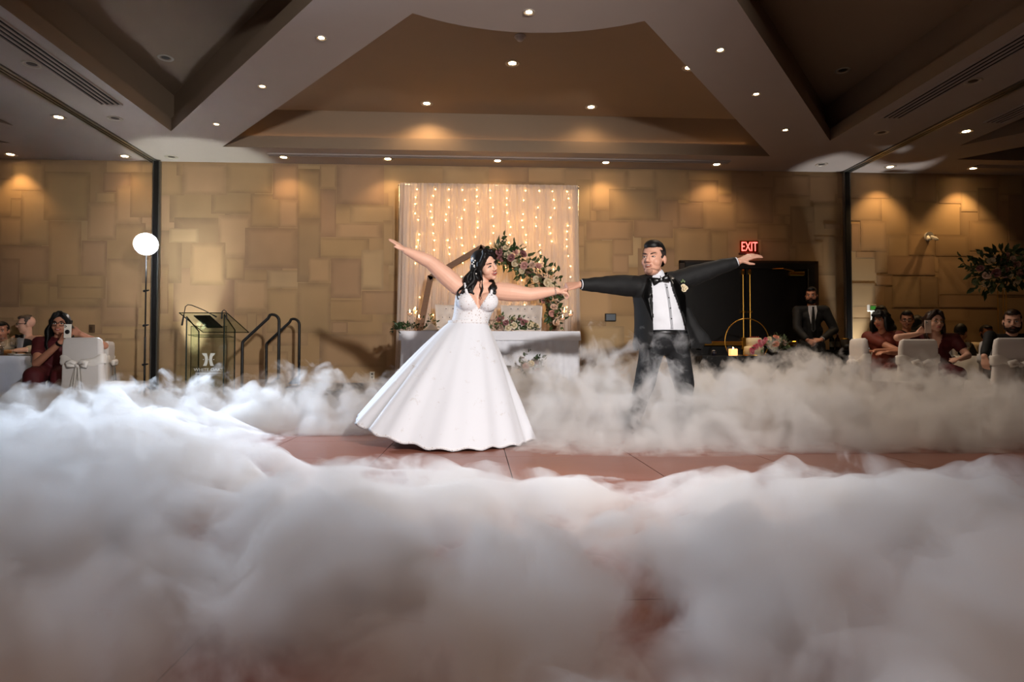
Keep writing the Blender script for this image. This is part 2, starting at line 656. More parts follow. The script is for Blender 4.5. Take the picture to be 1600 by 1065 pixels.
# recessed downlights
m_trimring = M('downlight_trim', 0xa59a8c, .4, metal=.3, var=.05)
m_bulb_on = M('downlight_lamp_lit', 0xffe6c0, .5, var=.02, emit=28, ecol=0xffd9a0)
m_bulb_off = M('downlight_lamp_off', 0x2a221c, .6, var=.1)
m_bulb_on.cycles.emission_sampling = 'NONE'

def downlight_proto(name, r, mat):
    t = thing(name, '', 'downlight')
    bm = bmesh.new()
    lathe(bm, [(r * .72, .004), (r * .78, -.006), (r, -.008), (r * 1.06, -.002), (r * 1.06, .004)], 24)
    obj('trim_ring', bm, m_trimring, t, True)
    bm = bmesh.new()
    lathe(bm, [(.001, -.001), (r * .5, -.001), (r * .74, .003)], 20)
    obj('lamp', bm, mat, t, True)
    return t

big_on = downlight_proto('downlight', .085, m_bulb_on)
small_on = downlight_proto('downlight', .05, m_bulb_on)
big_off = downlight_proto('downlight', .085, m_bulb_off)
used = set()
def downlight(p, x, y, z, label, group, energy=0, tgt=None, size=100, col=(1, .64, .32)):
    o = p if p.name not in used else copy_tree(p)
    used.add(p.name)
    o.location = (x, y, z)
    tag(o, label, 'downlight', group)
    if energy:
        lamp('downlight_beam', 'SPOT', (x, y, z - .03), tgt or (x, y, 0), energy, col, size, .7, .04)
    return o

for x, y in ((-1.46, 5.99), (2.35, 6.02), (-2.37, 7.11), (3.15, 7.02), (-3.34, 8.31), (4.03, 8.12)):
    side = 'lectern' if x < .5 else 'double door'
    where = {5.99: 'nearest the round centre', 6.02: 'nearest the round centre', 7.11: 'halfway along the beam', 7.02: 'halfway along the beam'}.get(y, 'nearest the patterned wall')
    downlight(small_on, x, y, ZC, 'small lit downlight in the %s side beam, %s' % (side, where), 'small downlights in the beam on the %s side' % side,
              {2.35: 40, 3.15: 90, 4.03: 120}.get(x, 15), (x + (.5 if x > .5 else 0), y - .8, 0), 100, (1, .85, .70))
downlight(small_on, .44, 5.44, ZC, 'small lit downlight in the round centre of the ceiling', None)
BACK_LAB = ('above the stage hand rails', 'beside the curtain edge on the bride side', 'over the middle of the curtain backdrop', 'over the wall touch panel', 'over the double door')
for i, x in enumerate((-2.89, -1.35, .30, 1.96, 3.69)):
    downlight(big_on, x, 9.64, ZC, 'lit downlight in the back soffit ' + BACK_LAB[i], 'downlights along the back soffit',
              (18, 22, 18, 26, 24)[i], (x, 9.75, 0), 120)
for x, y in ((.42, 7.7), (2.61, 7.7)):
    downlight(big_on, x, y, 4.30, 'lit downlight in the middle of the large back coffer' if x < 1 else 'lit downlight in the large back coffer against the door side beam', 'downlights mid coffer', 22, None, 150)
for x in (-.72, 1.62):
    downlight(big_on, x, 9.0, 4.30, 'lit downlight throwing a bright patch on the coffer edge above the curtain' if x < 0 else 'lit downlight at the coffer back edge between curtain and touch panel', 'downlights at the coffer back', 40 if x < 0 else 14, (x, 9.25, 0), 140)
for x, y, lab in ((-5.2, 8.17, 'lit downlight beside the partition track over the guest with a phone'), (-5.23, 9.72, 'lit downlight between the wall and the track, behind the bare flash'),
                  (-6.86, 9.72, 'lit downlight washing the wall behind the seated waiter'), (6.45, 9.62, 'lit downlight washing the wall next to the partition post'),
                  (7.81, 9.62, 'lit downlight washing the wall near the emergency lamp'), (6.44, 8.04, 'lit downlight in the side ceiling above the guests in maroon')):
    wash = y > 9 and abs(x) > 6
    downlight(big_on, x, y, ZC, lab, 'downlights in the side sections', (62 if x > 0 else 34) if wash else 9, (x, 9.9, 0) if wash else None, 95 if wash else 100, (1, .62, .28))
for x, y, z, lab in ((-4.55, 9.71, ZC, 'unlit downlight in the soffit above the lectern'), (-4.53, 6.69, ZC, 'unlit downlight between slot diffuser and track, nearer the room centre, lectern side'),
                     (-4.52, 8.17, ZC, 'unlit downlight past the end of the slot diffuser on the lectern side'), (5.35, 8.14, ZC, 'unlit downlight past the end of the slot diffuser on the door side'),
                     (5.31, 9.55, ZC, 'unlit downlight in the soffit above the door corner'), (5.34, 6.56, ZC, 'unlit downlight between slot diffuser and track on the door side'),
                     (-3.73, 7.78, 4.30, 'dim downlight inside the dark coffer on the lectern side'), (4.55, 7.67, 4.30, 'unlit downlight inside the dark coffer on the door side')):
    downlight(big_off, x, y, z, lab, 'unlit downlights')
t = thing('smoke_detector', 'small round smoke detector in the large back coffer', 'smoke detector', (.47, 7.04, 4.30))
bm = bmesh.new(); lathe(bm, [(.001, -.05), (.03, -.05), (.045, -.03), (.05, -.012)], 20)
obj('sensor', bm, m_soffit, t, True)
bm = bmesh.new(); lathe(bm, [(.05, -.012), (.065, -.01), (.065, .002)], 20)
obj('base', bm, m_soffit, t, True)

# ------------------------------------------------------------------ dance floor of square panels, stage
m_panel = M('dance_floor_panel', 0x8a5342, .38, var=.14, scale=5, spec=.5, stretch=(1, 6, 1))
m_edge = M('dance_floor_edge', 0x3a2620, .5, var=.1)
m_board = M('dance_floor_base', 0x2b1a14, .8, var=.1)
PW = .92
px0, py0 = .21 - 7 * PW, 4.66 - 8 * PW
bm = bmesh.new()
box(bm, px0 - .05, py0 - .05, -.0119, px0 + 14 * PW + .05, py0 + 11 * PW + .05, -.004)
dance = tag(obj('dance_floor', bm, m_board), 'reddish brown dance floor of square panels', kind='structure')
bm = bmesh.new()
box(bm, -PW / 2 + .003, -PW / 2 + .003, -.004, PW / 2 - .003, PW / 2 - .003, 0)
me_panel = bpy.data.meshes.new('panel'); bm.to_mesh(me_panel); bm.free(); me_panel.materials.append(m_panel)
for i in range(14):
    for j in range(11):
        o = bpy.data.objects.new('panel', me_panel)
        COL.objects.link(o)
        o.location = (px0 + (i + .5) * PW, py0 + (j + .5) * PW, 0)
        o.parent = dance

m_stage = M('stage_carpet', 0x1b1817, .9, var=.2, scale=50)
bm = bmesh.new()
box(bm, -2.52, 7.55, 0, 2.2, WY - .002, .33)
stage = tag(obj('stage', bm, m_stage), 'low black stage platform under the head table', kind='structure')
# ------------------------------------------------------------------ doors and wall fittings
m_door = M('black_door', 0x0e0c0b, .45, var=.2, scale=6)
m_doortrim = M('dark_wood_trim', 0x2e2013, .5, var=.2, scale=8)
bm = bmesh.new()
box(bm, 3.26, WY - .10, 0, 3.36, WY - .0, 2.21)
box(bm, 5.24, WY - .10, 0, 5.34, WY - .0, 2.21)
box(bm, 3.36, WY - .10, 2.12, 5.24, WY - .0, 2.21)
door = tag(obj('door_1', bm, m_black), 'black double door with brass push bars', kind='structure')
bm = bmesh.new(); box(bm, 5.34, WY - .07, 0, 5.42, WY, 2.23); box(bm, 3.18, WY - .07, 0, 3.26, WY, 2.23); box(bm, 3.18, WY - .07, 2.21, 5.42, WY, 2.25)
obj('casing', bm, m_doortrim, door)
bm = bmesh.new(); box(bm, 5.225, WY - .105, 0, 5.24, WY - .1, 2.12); obj('seal_strip', bm, m_alu, door)
for i, (a, b_) in enumerate(((3.36, 4.225), (4.235, 5.22))):
    bm = bmesh.new(); bbox(bm, a, WY - .075, .01, b_, WY - .03, 2.12, .004, 1)
    leaf = obj('door_leaf', bm, m_door, door)
    rx = b_ - .05 if i == 0 else a + .05
    bm = bmesh.new()
    tube(bm, [(rx, WY - .11, .25), (rx, WY - .11, .86)], .012, 8)
    tube(bm, [(rx, WY - .11, 1.0), (rx, WY - .11, 2.06)], .012, 8)
    bbox(bm, rx - .02, WY - .125, 2.02, rx + .02, WY - .072, 2.10, .006, 1)
    box(bm, rx - .03, WY - .12, 1.42, rx + .03, WY - .072, 1.45)
    obj('latch_rod', bm, m_brass, leaf)
    bm = bmesh.new()
    sg = -1 if i == 0 else 1
    x_a, x_b = sorted((rx + sg * .0, rx + sg * .72))
    bbox(bm, x_a, WY - .15, .90, x_b, WY - .11, .97, .008, 1)
    bbox(bm, rx - .045, WY - .16, .84, rx + .045, WY - .074, 1.03, .008, 1)
    bbox(bm, rx + sg * .70 - .04, WY - .14, .89, rx + sg * .70 + .04, WY - .074, .98, .008, 1)
    obj('push_bar', bm, m_brass, leaf)
bm = bmesh.new()
bbox(bm, 4.92, WY - .14, 2.01, 5.16, WY - .074, 2.07, .006, 1)
tube(bm, [(4.98, WY - .14, 2.08), (4.75, WY - .26, 2.10), (4.66, WY - .1, 2.115)], .008, 6)
obj('door_closer', bm, m_brass, door)

# exit sign: edge lit panel with red letters
m_exit = M('exit_red', 0xe0232c, .4, var=.05, emit=4.5, ecol=0xff5a50)
m_acrylic = glass_mat('acrylic', 0xcbb08a, .06)
m_exitcase = M('exit_case', 0x5a1f14, .5, var=.1)
t = thing('exit_sign', 'edge lit exit sign with red letters above the black double door', 'exit sign', (4.305, WY - .04, 2.36))
bm = bmesh.new(); box(bm, -.15, -.012, .02, .15, -.006, .21); obj('panel', bm, m_acrylic, t)
bm = bmesh.new(); bbox(bm, -.16, -.035, -.01, .16, .03, .02, .004, 1); obj('mount', bm, m_exitcase, t)

def text_mesh(s, size, mat, name, parent, loc, ext=.002, sx=1.):
    cu = bpy.data.curves.new('txt', 'FONT')
    cu.body = s
    cu.size = size
    cu.extrude = ext
    cu.align_x = 'CENTER'
    o = bpy.data.objects.new('txt', cu)
    COL.objects.link(o)
    dg = bpy.context.evaluated_depsgraph_get()
    me = bpy.data.meshes.new_from_object(o.evaluated_get(dg))
    bpy.data.objects.remove(o)
    me.transform(Matrix.Translation(loc) @ Matrix.Rotation(PI / 2, 4, 'X') @ Matrix.Diagonal((sx, 1, 1, 1)))
    return link(name, me, mat, parent, False)

text_mesh('EXIT', .21, m_exit, 'letters', t, (0, -.016, .045), .003, .62)
lamp('exit_glow', 'POINT', (4.31, WY - .14, 2.36), None, .35, (1, .12, .06), radius=.05)

t = thing('wall_touch_panel', 'small black framed touch panel on the wall between drape and door', 'control panel', (2.08, WY - .04, 1.345))
bm = bmesh.new(); bbox(bm, -.085, -.02, -.06, .085, .03, .06, .005, 1); obj('frame', bm, m_black, t)
bm = bmesh.new(); box(bm, -.07, -.022, -.045, .07, -.02, .045); obj('screen', bm, M('grey_screen', 0x5d6670, .2, var=.05, emit=.05), t)
t = thing('wall_outlet', 'brown switch plate on the wall behind the guest with a phone', 'outlet', (-5.78, WY - .035, 1.15))
bm = bmesh.new(); bbox(bm, -.035, -.008, -.06, .035, .03, .06, .003, 1); obj('plate', bm, M('brown_plate', 0x57432f, .5), t)
bm = bmesh.new(); box(bm, -.012, -.013, -.025, .012, -.006, .025); obj('switch', bm, M('brown_switch', 0x3c2d20, .5), t)
t = thing('wall_outlet', 'white power outlet low on the wall beside the bride', 'outlet', (-1.61, WY - .035, .44))
bm = bmesh.new(); bbox(bm, -.035, -.008, -.06, .035, .03, .06, .003, 1); obj('plate', bm, m_white, t)
for z in (-.025, .025):
    bm = bmesh.new(); bbox(bm, -.016, -.012, z - .014, .016, -.006, z + .014, .003, 1); obj('socket', bm, M('grey_socket', 0x6b655c, .5), t)

t = thing('emergency_lamp', 'small twin head emergency lamp high on the side wall', 'wall lamp', (7.27, WY - .05, 2.64))
bm = bmesh.new(); lathe(bm, [(.001, 0), (.06, 0), (.07, .02), (.07, .06)], 20)
bmesh.ops.rotate(bm, verts=bm.verts, matrix=Matrix.Rotation(PI / 2, 3, 'X')); bmesh.ops.translate(bm, verts=bm.verts, vec=(0, .04, .03))
obj('base', bm, m_white, t, True)
for sx in (-1, 1):
    bm = bmesh.new()
    capsule(bm, (sx * .03, -.02, .02), (sx * .06, -.07, -.02), .022, .03, 12)
    hd = obj('lamp_head', bm, m_white, t, True)
    bm = bmesh.new(); ellipsoid(bm, (sx * .068, -.09, -.033), (.024, .016, .024), None, 2); obj('lens', bm, M('lamp_lens', 0xd8d6cc, .15, var=.03), hd, True)

# ------------------------------------------------------------------ sheer backdrop with fairy lights
def cloth_mat(name, col, see, transl=.4, var=.06):
    m = bpy.data.materials.new(name)
    m.use_nodes = True
    nt = m.node_tree
    nt.nodes.remove(nt.nodes['Principled BSDF'])
    nz = ND(nt, 'ShaderNodeTexNoise'); nz.inputs['Scale'].default_value = 30
    mx = ND(nt, 'ShaderNodeMix', data_type='RGBA')
    c = lin(col)
    mx.inputs[6].default_value = tuple(x * (1 - var) for x in c[:3]) + (1,)
    mx.inputs[7].default_value = c
    nt.links.new(nz.outputs['Fac'], mx.inputs[0])
    d = ND(nt, 'ShaderNodeBsdfDiffuse'); tl = ND(nt, 'ShaderNodeBsdfTranslucent'); tr = ND(nt, 'ShaderNodeBsdfTransparent')
    nt.links.new(mx.outputs[2], d.inputs[0]); nt.links.new(mx.outputs[2], tl.inputs[0])
    a = ND(nt, 'ShaderNodeMixShader'); a.inputs[0].default_value = transl
    nt.links.new(d.outputs[0], a.inputs[1]); nt.links.new(tl.outputs[0], a.inputs[2])
    b = ND(nt, 'ShaderNodeMixShader'); b.inputs[0].default_value = see
    nt.links.new(a.outputs[0], b.inputs[1]); nt.links.new(tr.outputs[0], b.inputs[2])
    nt.links.new(b.outputs[0], nt.nodes['Material Output'].inputs[0])
    return m

m_sheer = cloth_mat('sheer_cloth', 0xf0e2da, .36, .40)
m_backing = cloth_mat('backing_cloth', 0xefdfd0, .0, .15)
back = thing('backdrop_curtain', 'tall sheer cream curtain backdrop lit by fairy lights behind the head table', 'curtain', (.2, 9.55, .33))

def curtain(x0, x1, y, z0, z1, amp, wl, seed, flare=0., n=420, nz_=14):
    bm = bmesh.new()
    rg = random.Random(seed)
    ph = [rg.uniform(0, 6.3) for _ in range(4)]
    rows = []
    for j in range(nz_ + 1):
        f = j / nz_
        z = lerp(z1, z0, f)
        row = []
        for i in range(n + 1):
            u = i / n
            x = lerp(x0 - flare * f, x1 + flare * f, u) + .01 * math.sin(f * 3 + u * 9)
            s = u * (x1 - x0)
            w = math.sin(2 * PI * s / wl + ph[0] + 1.3 * math.sin(s * 3.1 + ph[1]))
            w = .7 * w + .3 * math.sin(2 * PI * s / (wl * .43) + ph[2] + .6 * f)
            row.append(V((x, y + amp * (.35 + .65 * f ** .5) * w, z)))
        rows.append(row)
    loft(bm, rows, False, False)
    return bm

bm = curtain(-1.15 - .2, 1.50 - .2, -.07, .01, 2.97, .030, .115, 3, .07)
obj('sheer_panel', bm, m_sheer, back, True)
bm = curtain(-1.12 - .2, 1.47 - .2, .10, .01, 2.96, .022, .16, 5, .05)
obj('back_panel', bm, m_backing, back, True)
bm = bmesh.new(); tube(bm, [(-1.38, .01, 2.955), (1.33, .01, 2.955)], .018, 8)
for x in (-1.36, 1.31):
    tube(bm, [(x, .01, 0), (x, .01, 2.955)], .018, 8)
    bbox(bm, x - .15, -.12, 0, x + .15, .16, .012, .003, 1)
obj('stand', bm, m_alu, back, True)

m_wire = M('thin_wire', 0x5a4a36, .6)
m_bulb = M('fairy_bulb', 0xffd998, .5, var=.02, emit=48, ecol=0xffc36a)
bm = bmesh.new(); bmesh.ops.create_icosphere(bm, subdivisions=1, radius=.0105)
me_bulb = bpy.data.meshes.new('bulb'); bm.to_mesh(me_bulb); bm.free(); me_bulb.materials.append(m_bulb)
rg = random.Random(11)
for k, x in enumerate((-.90, -.66, -.44, -.23, -.01, .21, .45, .69, .90, 1.12, 1.36)):
    t = thing('fairy_light_strand', 'strand of warm fairy lights hanging inside the cream curtain backdrop', 'fairy lights', (x, 9.53, 3.24), group='fairy light strands in the backdrop')
    z = -.02
    pts = []
    zend = -rg.uniform(1.5, 2.3)
    while z > zend:
        pts.append(V((.028 * math.sin(z * 7 + k) + rg.uniform(-.018, .018), rg.uniform(-.015, .015), z)))
        z -= rg.uniform(.085, .16) * (1 if z > -1.1 else 1.7)
    bm = bmesh.new(); tube(bm, pts, .0008, 4); obj('wire', bm, m_wire, t)
    for p in pts:
        if rg.random() < (.95 if p.z > -1.0 else .75):
            o = bpy.data.objects.new('bulb', me_bulb); COL.objects.link(o); o.parent = t; o.location = p

# ------------------------------------------------------------------ wooden arch
m_wood = M('brown_wood', 0x6b4a30, .55, var=.25, scale=6, stretch=(1, 1, 8))
arch = thing('wooden_arch', 'brown wooden pentagon arch behind the head table', 'arch', (.1, 9.12, .33))
def beam(bm, a, b_, w, d):
    a = V(a); b_ = V(b_)
    dr = (b_ - a).normalized(); s = V((0, 1, 0)); u = dr.cross(s).normalized()
    ring = lambda c: [c + u * w / 2 + s * d / 2, c - u * w / 2 + s * d / 2, c - u * w / 2 - s * d / 2, c + u * w / 2 - s * d / 2]
    loft(bm, [ring(a), ring(b_)])
P_ = [(-1.06, 0, 0), (-.77, 0, 1.52), (-.05, 0, 1.95), (.82, 0, 1.50), (1.2, 0, 0)]
for a, b_ in zip(P_, P_[1:]):
    bm = bmesh.new(); a2 = V(a) - (V(b_) - V(a)).normalized() * (.02 if a[2] else 0); beam(bm, a2, V(b_) + (V(b_) - V(a)).normalized() * (.02 if b_[2] else 0), .075, .09)
    obj('beam', bm, m_wood, arch)

# ------------------------------------------------------------------ flowers
def rose_mesh(name, mat, r=.04, seed=0):
    bm = bmesh.new()
    rg = random.Random(seed)
    lay = [(3, .30, .95, .95), (4, .52, .88, .80), (5, .78, .70, .62), (6, 1.0, .45, .45)]
    for n, rad, hgt, cup in lay:
        o0 = rg.uniform(0, 6)
        for k in range(n):
            a = o0 + 2 * PI * k / n
            w = 1.15 * PI / n + .18
            rows = []
            for j in range(4):
                f = j / 3
                rr = r * rad * (.25 + .75 * math.sin(f * PI / 2) ** (.6 if cup > .6 else .9)) * (1 + (.16 if j == 3 else 0) * rg.uniform(.6, 1.3))
                zz = r * (-.35 + hgt * 1.05 * f + (-.10 if j == 3 else 0))
                rows.append([V((rr * math.cos(a + w * s * (.4 + .6 * f)), rr * math.sin(a + w * s * (.4 + .6 * f)), zz - abs(s) * r * .12 * f)) for s in (-1, -.5, 0, .5, 1)])
            loft(bm, rows, False, False)
    t = bmesh.new(); bmesh.ops.create_icosphere(t, subdivisions=1, radius=r * .42); merge(bm, t, Matrix.Translation((0, 0, r * .05)))
    me = bpy.data.meshes.new(name); bm.to_mesh(me); bm.free(); me.materials.append(mat)
    me.polygons.foreach_set('use_smooth', [True] * len(me.polygons))
    return me

m_rose1 = M('dusty_rose_petal', 0xc99b92, .6, var=.18, scale=30)
m_rose2 = M('blush_petal', 0xdcc0ae, .6, var=.15, scale=30)
m_rose3 = M('mauve_petal', 0x9c6c6c, .6, var=.2, scale=30)
m_rose4 = M('cream_petal', 0xe2d3b4, .6, var=.1, scale=30)
m_rose5 = M('pink_petal', 0xd86a78, .6, var=.2, scale=30)
m_rose6 = M('apricot_petal', 0xe39a76, .6, var=.15, scale=30)
ROSES = [rose_mesh('rose', m, .045, i) for i, m in enumerate((m_rose1, m_rose2, m_rose3, m_rose4))]
ROSE_PINK = rose_mesh('rose', m_rose5, .03, 9)
ROSE_APR = rose_mesh('rose', m_rose6, .045, 10)
m_leaf1 = M('dark_green_leaf', 0x2c4222, .5, var=.3, scale=25)
m_leaf2 = M('sage_leaf', 0x53623f, .55, var=.25, scale=25)
m_stem = M('green_stem', 0x33401f, .6, var=.2)

def leaf_geo(bm, mtx, L=.06, W=.03):
    pts = [(0, 0, 0), (-W * .5, L * .35, .006), (0, L * .4, -.003), (W * .5, L * .35, .006), (-W * .38, L * .72, .002), (0, L * .75, -.004), (W * .38, L * .72, .002), (0, L, -.012)]
    v = [bm.verts.new(mtx @ V(p)) for p in pts]
    for f in ((0, 2, 1), (0, 3, 2), (1, 2, 5, 4), (2, 3, 6, 5), (4, 5, 7), (5, 6, 7)):
        bm.faces.new([v[i] for i in f])

LEAVES = []
for i, (m, L, W) in enumerate(((m_leaf1, .065, .034), (m_leaf2, .05, .036), (m_leaf1, .075, .028))):
    bm = bmesh.new(); leaf_geo(bm, Matrix.Identity(4), L, W)
    me = bpy.data.meshes.new('leaf'); bm.to_mesh(me); bm.free(); me.materials.append(m)
    me.polygons.foreach_set('use_smooth', [True] * len(me.polygons)); LEAVES.append(me)

def rand_dir(rg, bias=(0, 0, 0)):
    d = V((rg.gauss(0, 1), rg.gauss(0, 1), rg.gauss(0, 1))).normalized() + V(bias)
    return d.normalized()

def mat_along(p, d, rg, axis='Y'):
    """matrix at p whose Y (or Z) axis points along d"""
    q = V(d).to_track_quat(axis, 'X' if axis == 'Z' else 'Z')
    return Matrix.Translation(p) @ q.to_matrix().to_4x4() @ Matrix.Rotation(rg.uniform(0, 6.3), 4, axis)

def place(me, name, parent, mtx, s=1.):
    o = bpy.data.objects.new(name, me); COL.objects.link(o); o.parent = parent
    o.matrix_basis = mtx @ Matrix.Scale(s, 4)
    return o

def bouquet(t, spine, rad, n_rose, n_leaf, seed, roses=None, single=False, rs=1., ls=1., bias=(0, -.7, .3), leafmat=None, rest=None, avoid=()):
    """flowers and foliage around a polyline (in the thing's own space)"""
    rg = random.Random(seed)
    roses = roses or ROSES
    spine = [V(p) for p in spine]
    def at(u):
        k = min(len(spine) - 2, int(u * (len(spine) - 1))); f = u * (len(spine) - 1) - k
        r = rad[k] + (rad[k + 1] - rad[k]) * f if isinstance(rad, (list, tuple)) else rad
        return spine[k].lerp(spine[k + 1], f), r
    bmf = bmesh.new()
    for i in range(max(6, n_leaf // 6)):
        c, r = at(rg.random()); d = rand_dir(rg, (0, -.1, .1))
        if rest is not None:
            d.z = abs(d.z)
        if any((V((c.x + d.x * r * k_, c.y + d.y * r * k_)) - V(q)).length < .05 for q in avoid for k_ in (0, .5, 1)):
            continue
        tube(bmf, [c, c + d * r * .6, c + d * r * 1.05 + V((0, 0, rg.uniform(-.02, .02)))], .0025, 4)
    obj('stems', bmf, m_stem, t)
    bmj = bmesh.new()
    for i in range(n_leaf):
        c, r = at(rg.random())
        d = rand_dir(rg, (0, -.15, 0))
        p = c + d * r * rg.uniform(.45, 1.08)
        ld = (d + rand_dir(rg) * .8)
        if rest is not None and p.x > rest[0] - .05 and p.y > rest[1] - .05:      # lies on a table top
            p.z = max(p.z, .022)
            ld.z = abs(ld.z) + .05
        if any((V((p.x + ld.x * .03, p.y + ld.y * .03)) - V(q)).length < .075 for q in avoid):
            continue
        mt = mat_along(p, ld, rg)
        s = ls * rg.uniform(.7, 1.25)
        if single:
            place(rg.choice(LEAVES), 'leaf', t, mt, s)
        else:
            leaf_geo(bmj, mt @ Matrix.Scale(s, 4), rg.uniform(.045, .07), rg.uniform(.022, .036))
    if single:
        bmj.free()
    else:
        tag(obj('foliage', bmj, leafmat or rg.choice((m_leaf1, m_leaf2)), t, True), kind='stuff')
    done = []
    tries = 0
    while len(done) < n_rose and tries < 900:
        tries += 1
        c, r = at(rg.random())
        d = rand_dir(rg, bias)
        p = c + d * r * rg.uniform(.72, .92)
        if any((p - q).length < .062 * rs for q in done):
            continue
        if rest is not None and p.z < .035:
            continue
        done.append(p)
        place(rg.choice(roses), 'rose', t, mat_along(p, (d + V((0, -.35, .1))).normalized(), rg, 'Z'), rs * rg.uniform(.75, 1.1))

t = thing('arch_flower_garland', 'large garland of dusty roses and green leaves on the wooden arch', 'flowers', (.6, 9.0, 1.9))
bouquet(t, [(-.36, -.04, .30), (-.18, -.04, .25), (.08, -.04, .10), (.36, -.04, -.12), (.46, -.04, -.38), (.50, -.02, -.75)], [.10, .21, .23, .22, .15, .09], 36, 285, 21, single=True, rs=1.1, ls=1.5)
bm = bmesh.new(); tube(bm, [(-.26, -.05, .35), (-.24, -.06, .45), (-.23, -.07, .52)], .003, 4); obj('twig', bm, m_stem, t)
rg = random.Random(3)
for p in ((-.24, -.06, .46), (-.27, -.06, .48), (-.22, -.07, .52), (-.25, -.06, .43), (-.21, -.07, .49), (.5, -.08, .08), (.54, -.08, .02), (.57, -.08, -.05), (.53, -.08, .05)):
    place(LEAVES[0], 'leaf', t, mat_along(V(p), rand_dir(rg, (0, -.3, .4)), rg), 1.5)

# ------------------------------------------------------------------ head table and what stands on it
m_cloth = M('white_tablecloth', 0xe6e7ee, .85, var=.03, scale=20)
m_wood2 = M('plywood', 0x8a6a48, .6)
TX0, TX1, TY0, TY1, TZ = -.97, 1.30, 8.10, 8.72, 1.052
t = thing('head_table', 'long folding head table hidden under a white pleated cloth', 'table', (.165, 8.41, .33))
bm = bmesh.new(); bbox(bm, TX0 + .02 - .165, -.29, .685, TX1 - .02 - .165, .29, .715, .004, 1); obj('tabletop', bm, m_wood2, t)
for sx in (-1, 1):
    for sy in (-1, 1):
        bm = bmesh.new(); tube(bm, [(sx * 1.0, sy * .22, 0), (sx * 1.0, sy * .22, .69)], .014, 8); obj('leg', bm, m_alu, t)
t = thing('tablecloth', 'white pleated cloth draped over the head table', 'tablecloth', (.165, 8.41, .33))
bm = bmesh.new(); bbox(bm, TX0 - .165, -.312, .600 + .105, TX1 - .165, .312, TZ - .33, .006, 2)
obj('cloth_top', bm, m_cloth, t, False)
def skirt(hw, hd, z0, z1, amp, wl, flare, n=560, rows=10):
    bm = bmesh.new()
    per = 4 * (hw + hd)
    rr = []
    for j in range(rows + 1):
        f = j / rows
        row = []
        for i in range(n):
            s = i / n * per
            if s < 2 * hw: p, q = V((-hw + s, -hd)), V((0, -1))
            elif s < 2 * hw + 2 * hd: p, q = V((hw, -hd + s - 2 * hw)), V((1, 0))
            elif s < 4 * hw + 2 * hd: p, q = V((hw - (s - 2 * hw - 2 * hd), hd)), V((0, 1))
            else: p, q = V((-hw, hd - (s - 4 * hw - 2 * hd))), V((-1, 0))
            w = math.sin(2 * PI * s / wl + .8 * math.sin(s * 5.3)) * .7 + .3 * math.sin(2 * PI * s / (wl * 2.7) + 1)
            e = amp * (.3 + f) * w + flare * f
            row.append(V((p.x + q.x * e, p.y + q.y * e, lerp(z1, z0, f))))
        rr.append(row)
    loft(bm, rr, False)
    return bm
o = obj('cloth_skirt', skirt(1.12, .295, .01, .71, .010, .085, .03), m_cloth, t, True)
bm = bmesh.new()
for j in range(2):
    pass
ring = []
hw, hd = 1.139, .314
loft(bm, [[V((x, y, z)) for x, y in ((-hw - e, -hd - e), (hw + e, -hd - e), (hw + e, hd + e), (-hw - e, hd + e))] for z, e in ((.605, .014), (.722, .002))], False)
obj('cloth_valance', bm, m_cloth, t)

m_seat = M('cream_leatherette', 0xd9cfc8, .5, var=.04, scale=10)
m_stud = M('crystal_button', 0x8f8790, .15, metal=.6)
def tufted_chair(x, label):
    t = thing('tufted_chair', label, 'chair', (x, 9.20, .33), group='tufted chairs at the head table')
    bm = bmesh.new()
    W, H, nx, nz_ = .60, .52, 40, 34
    btn = [(-.20 + .10 * c + (.05 if r_ % 2 else 0), .09 + r_ * .125) for r_ in range(4) for c in range(5 - r_ % 2)]
    def pt(i, j, front):
        u, w = i / nx * 2 - 1, j / nz_
        xx = u * W / 2 * (1 - .10 * (1 - w))
        zz = w * H
        dep = 0
        for bx_, bz in btn:
            dep = max(dep, .024 * math.exp(-((xx - bx_) ** 2 + (zz - bz) ** 2) / .0011))
        edge = min(1, (1 - abs(u)) / .10, w / .08 + .0, (1 - w) / .09)
        th = .045 * math.sqrt(max(0, 1 - (1 - max(0, edge)) ** 2))
        wing = -.10 * abs(u) ** 3
        return V((xx, wing + (-th + dep if front else th), zz + .62))
    for fr in (True, False):
        rows = [[pt(i, j, fr) for i in range(nx + 1)] for j in range(nz_ + 1)]
        loft(bm, rows, False, False)
    bmesh.ops.remove_doubles(bm, verts=bm.verts, dist=.0005)
    b = obj('backrest', bm, m_seat, t, True)
    for bx_, bz in btn:
        bm = bmesh.new(); ellipsoid(bm, (bx_, -.022 - .10 * abs(bx_ / .3) ** 3, bz + .62), (.010, .006, .010), None, 2); obj('button', bm, m_stud, b, True)
    bm = bmesh.new(); bbox(bm, -.29, -.41, .38, .29, .05, .48, .03, 3); obj('seat', bm, m_seat, t, True)
    for sx in (-1, 1):
        bm = bmesh.new(); bbox(bm, sx * .255 - .03, -.03, .40, sx * .255 + .03, .05, .70, .01, 2); obj('back_post', bm, m_seat, t)
        for yy in (-.36, .02):
            bm = bmesh.new(); tube(bm, [(sx * .24, yy, 0), (sx * .25, yy, .39)], [.014, .022], 8); obj('leg', bm, m_wood, t)
tufted_chair(-.30, 'cream button tufted chair at the head table beside the candle cluster and napkin')
tufted_chair(.63, 'cream button tufted chair at the head table under the arch flowers')

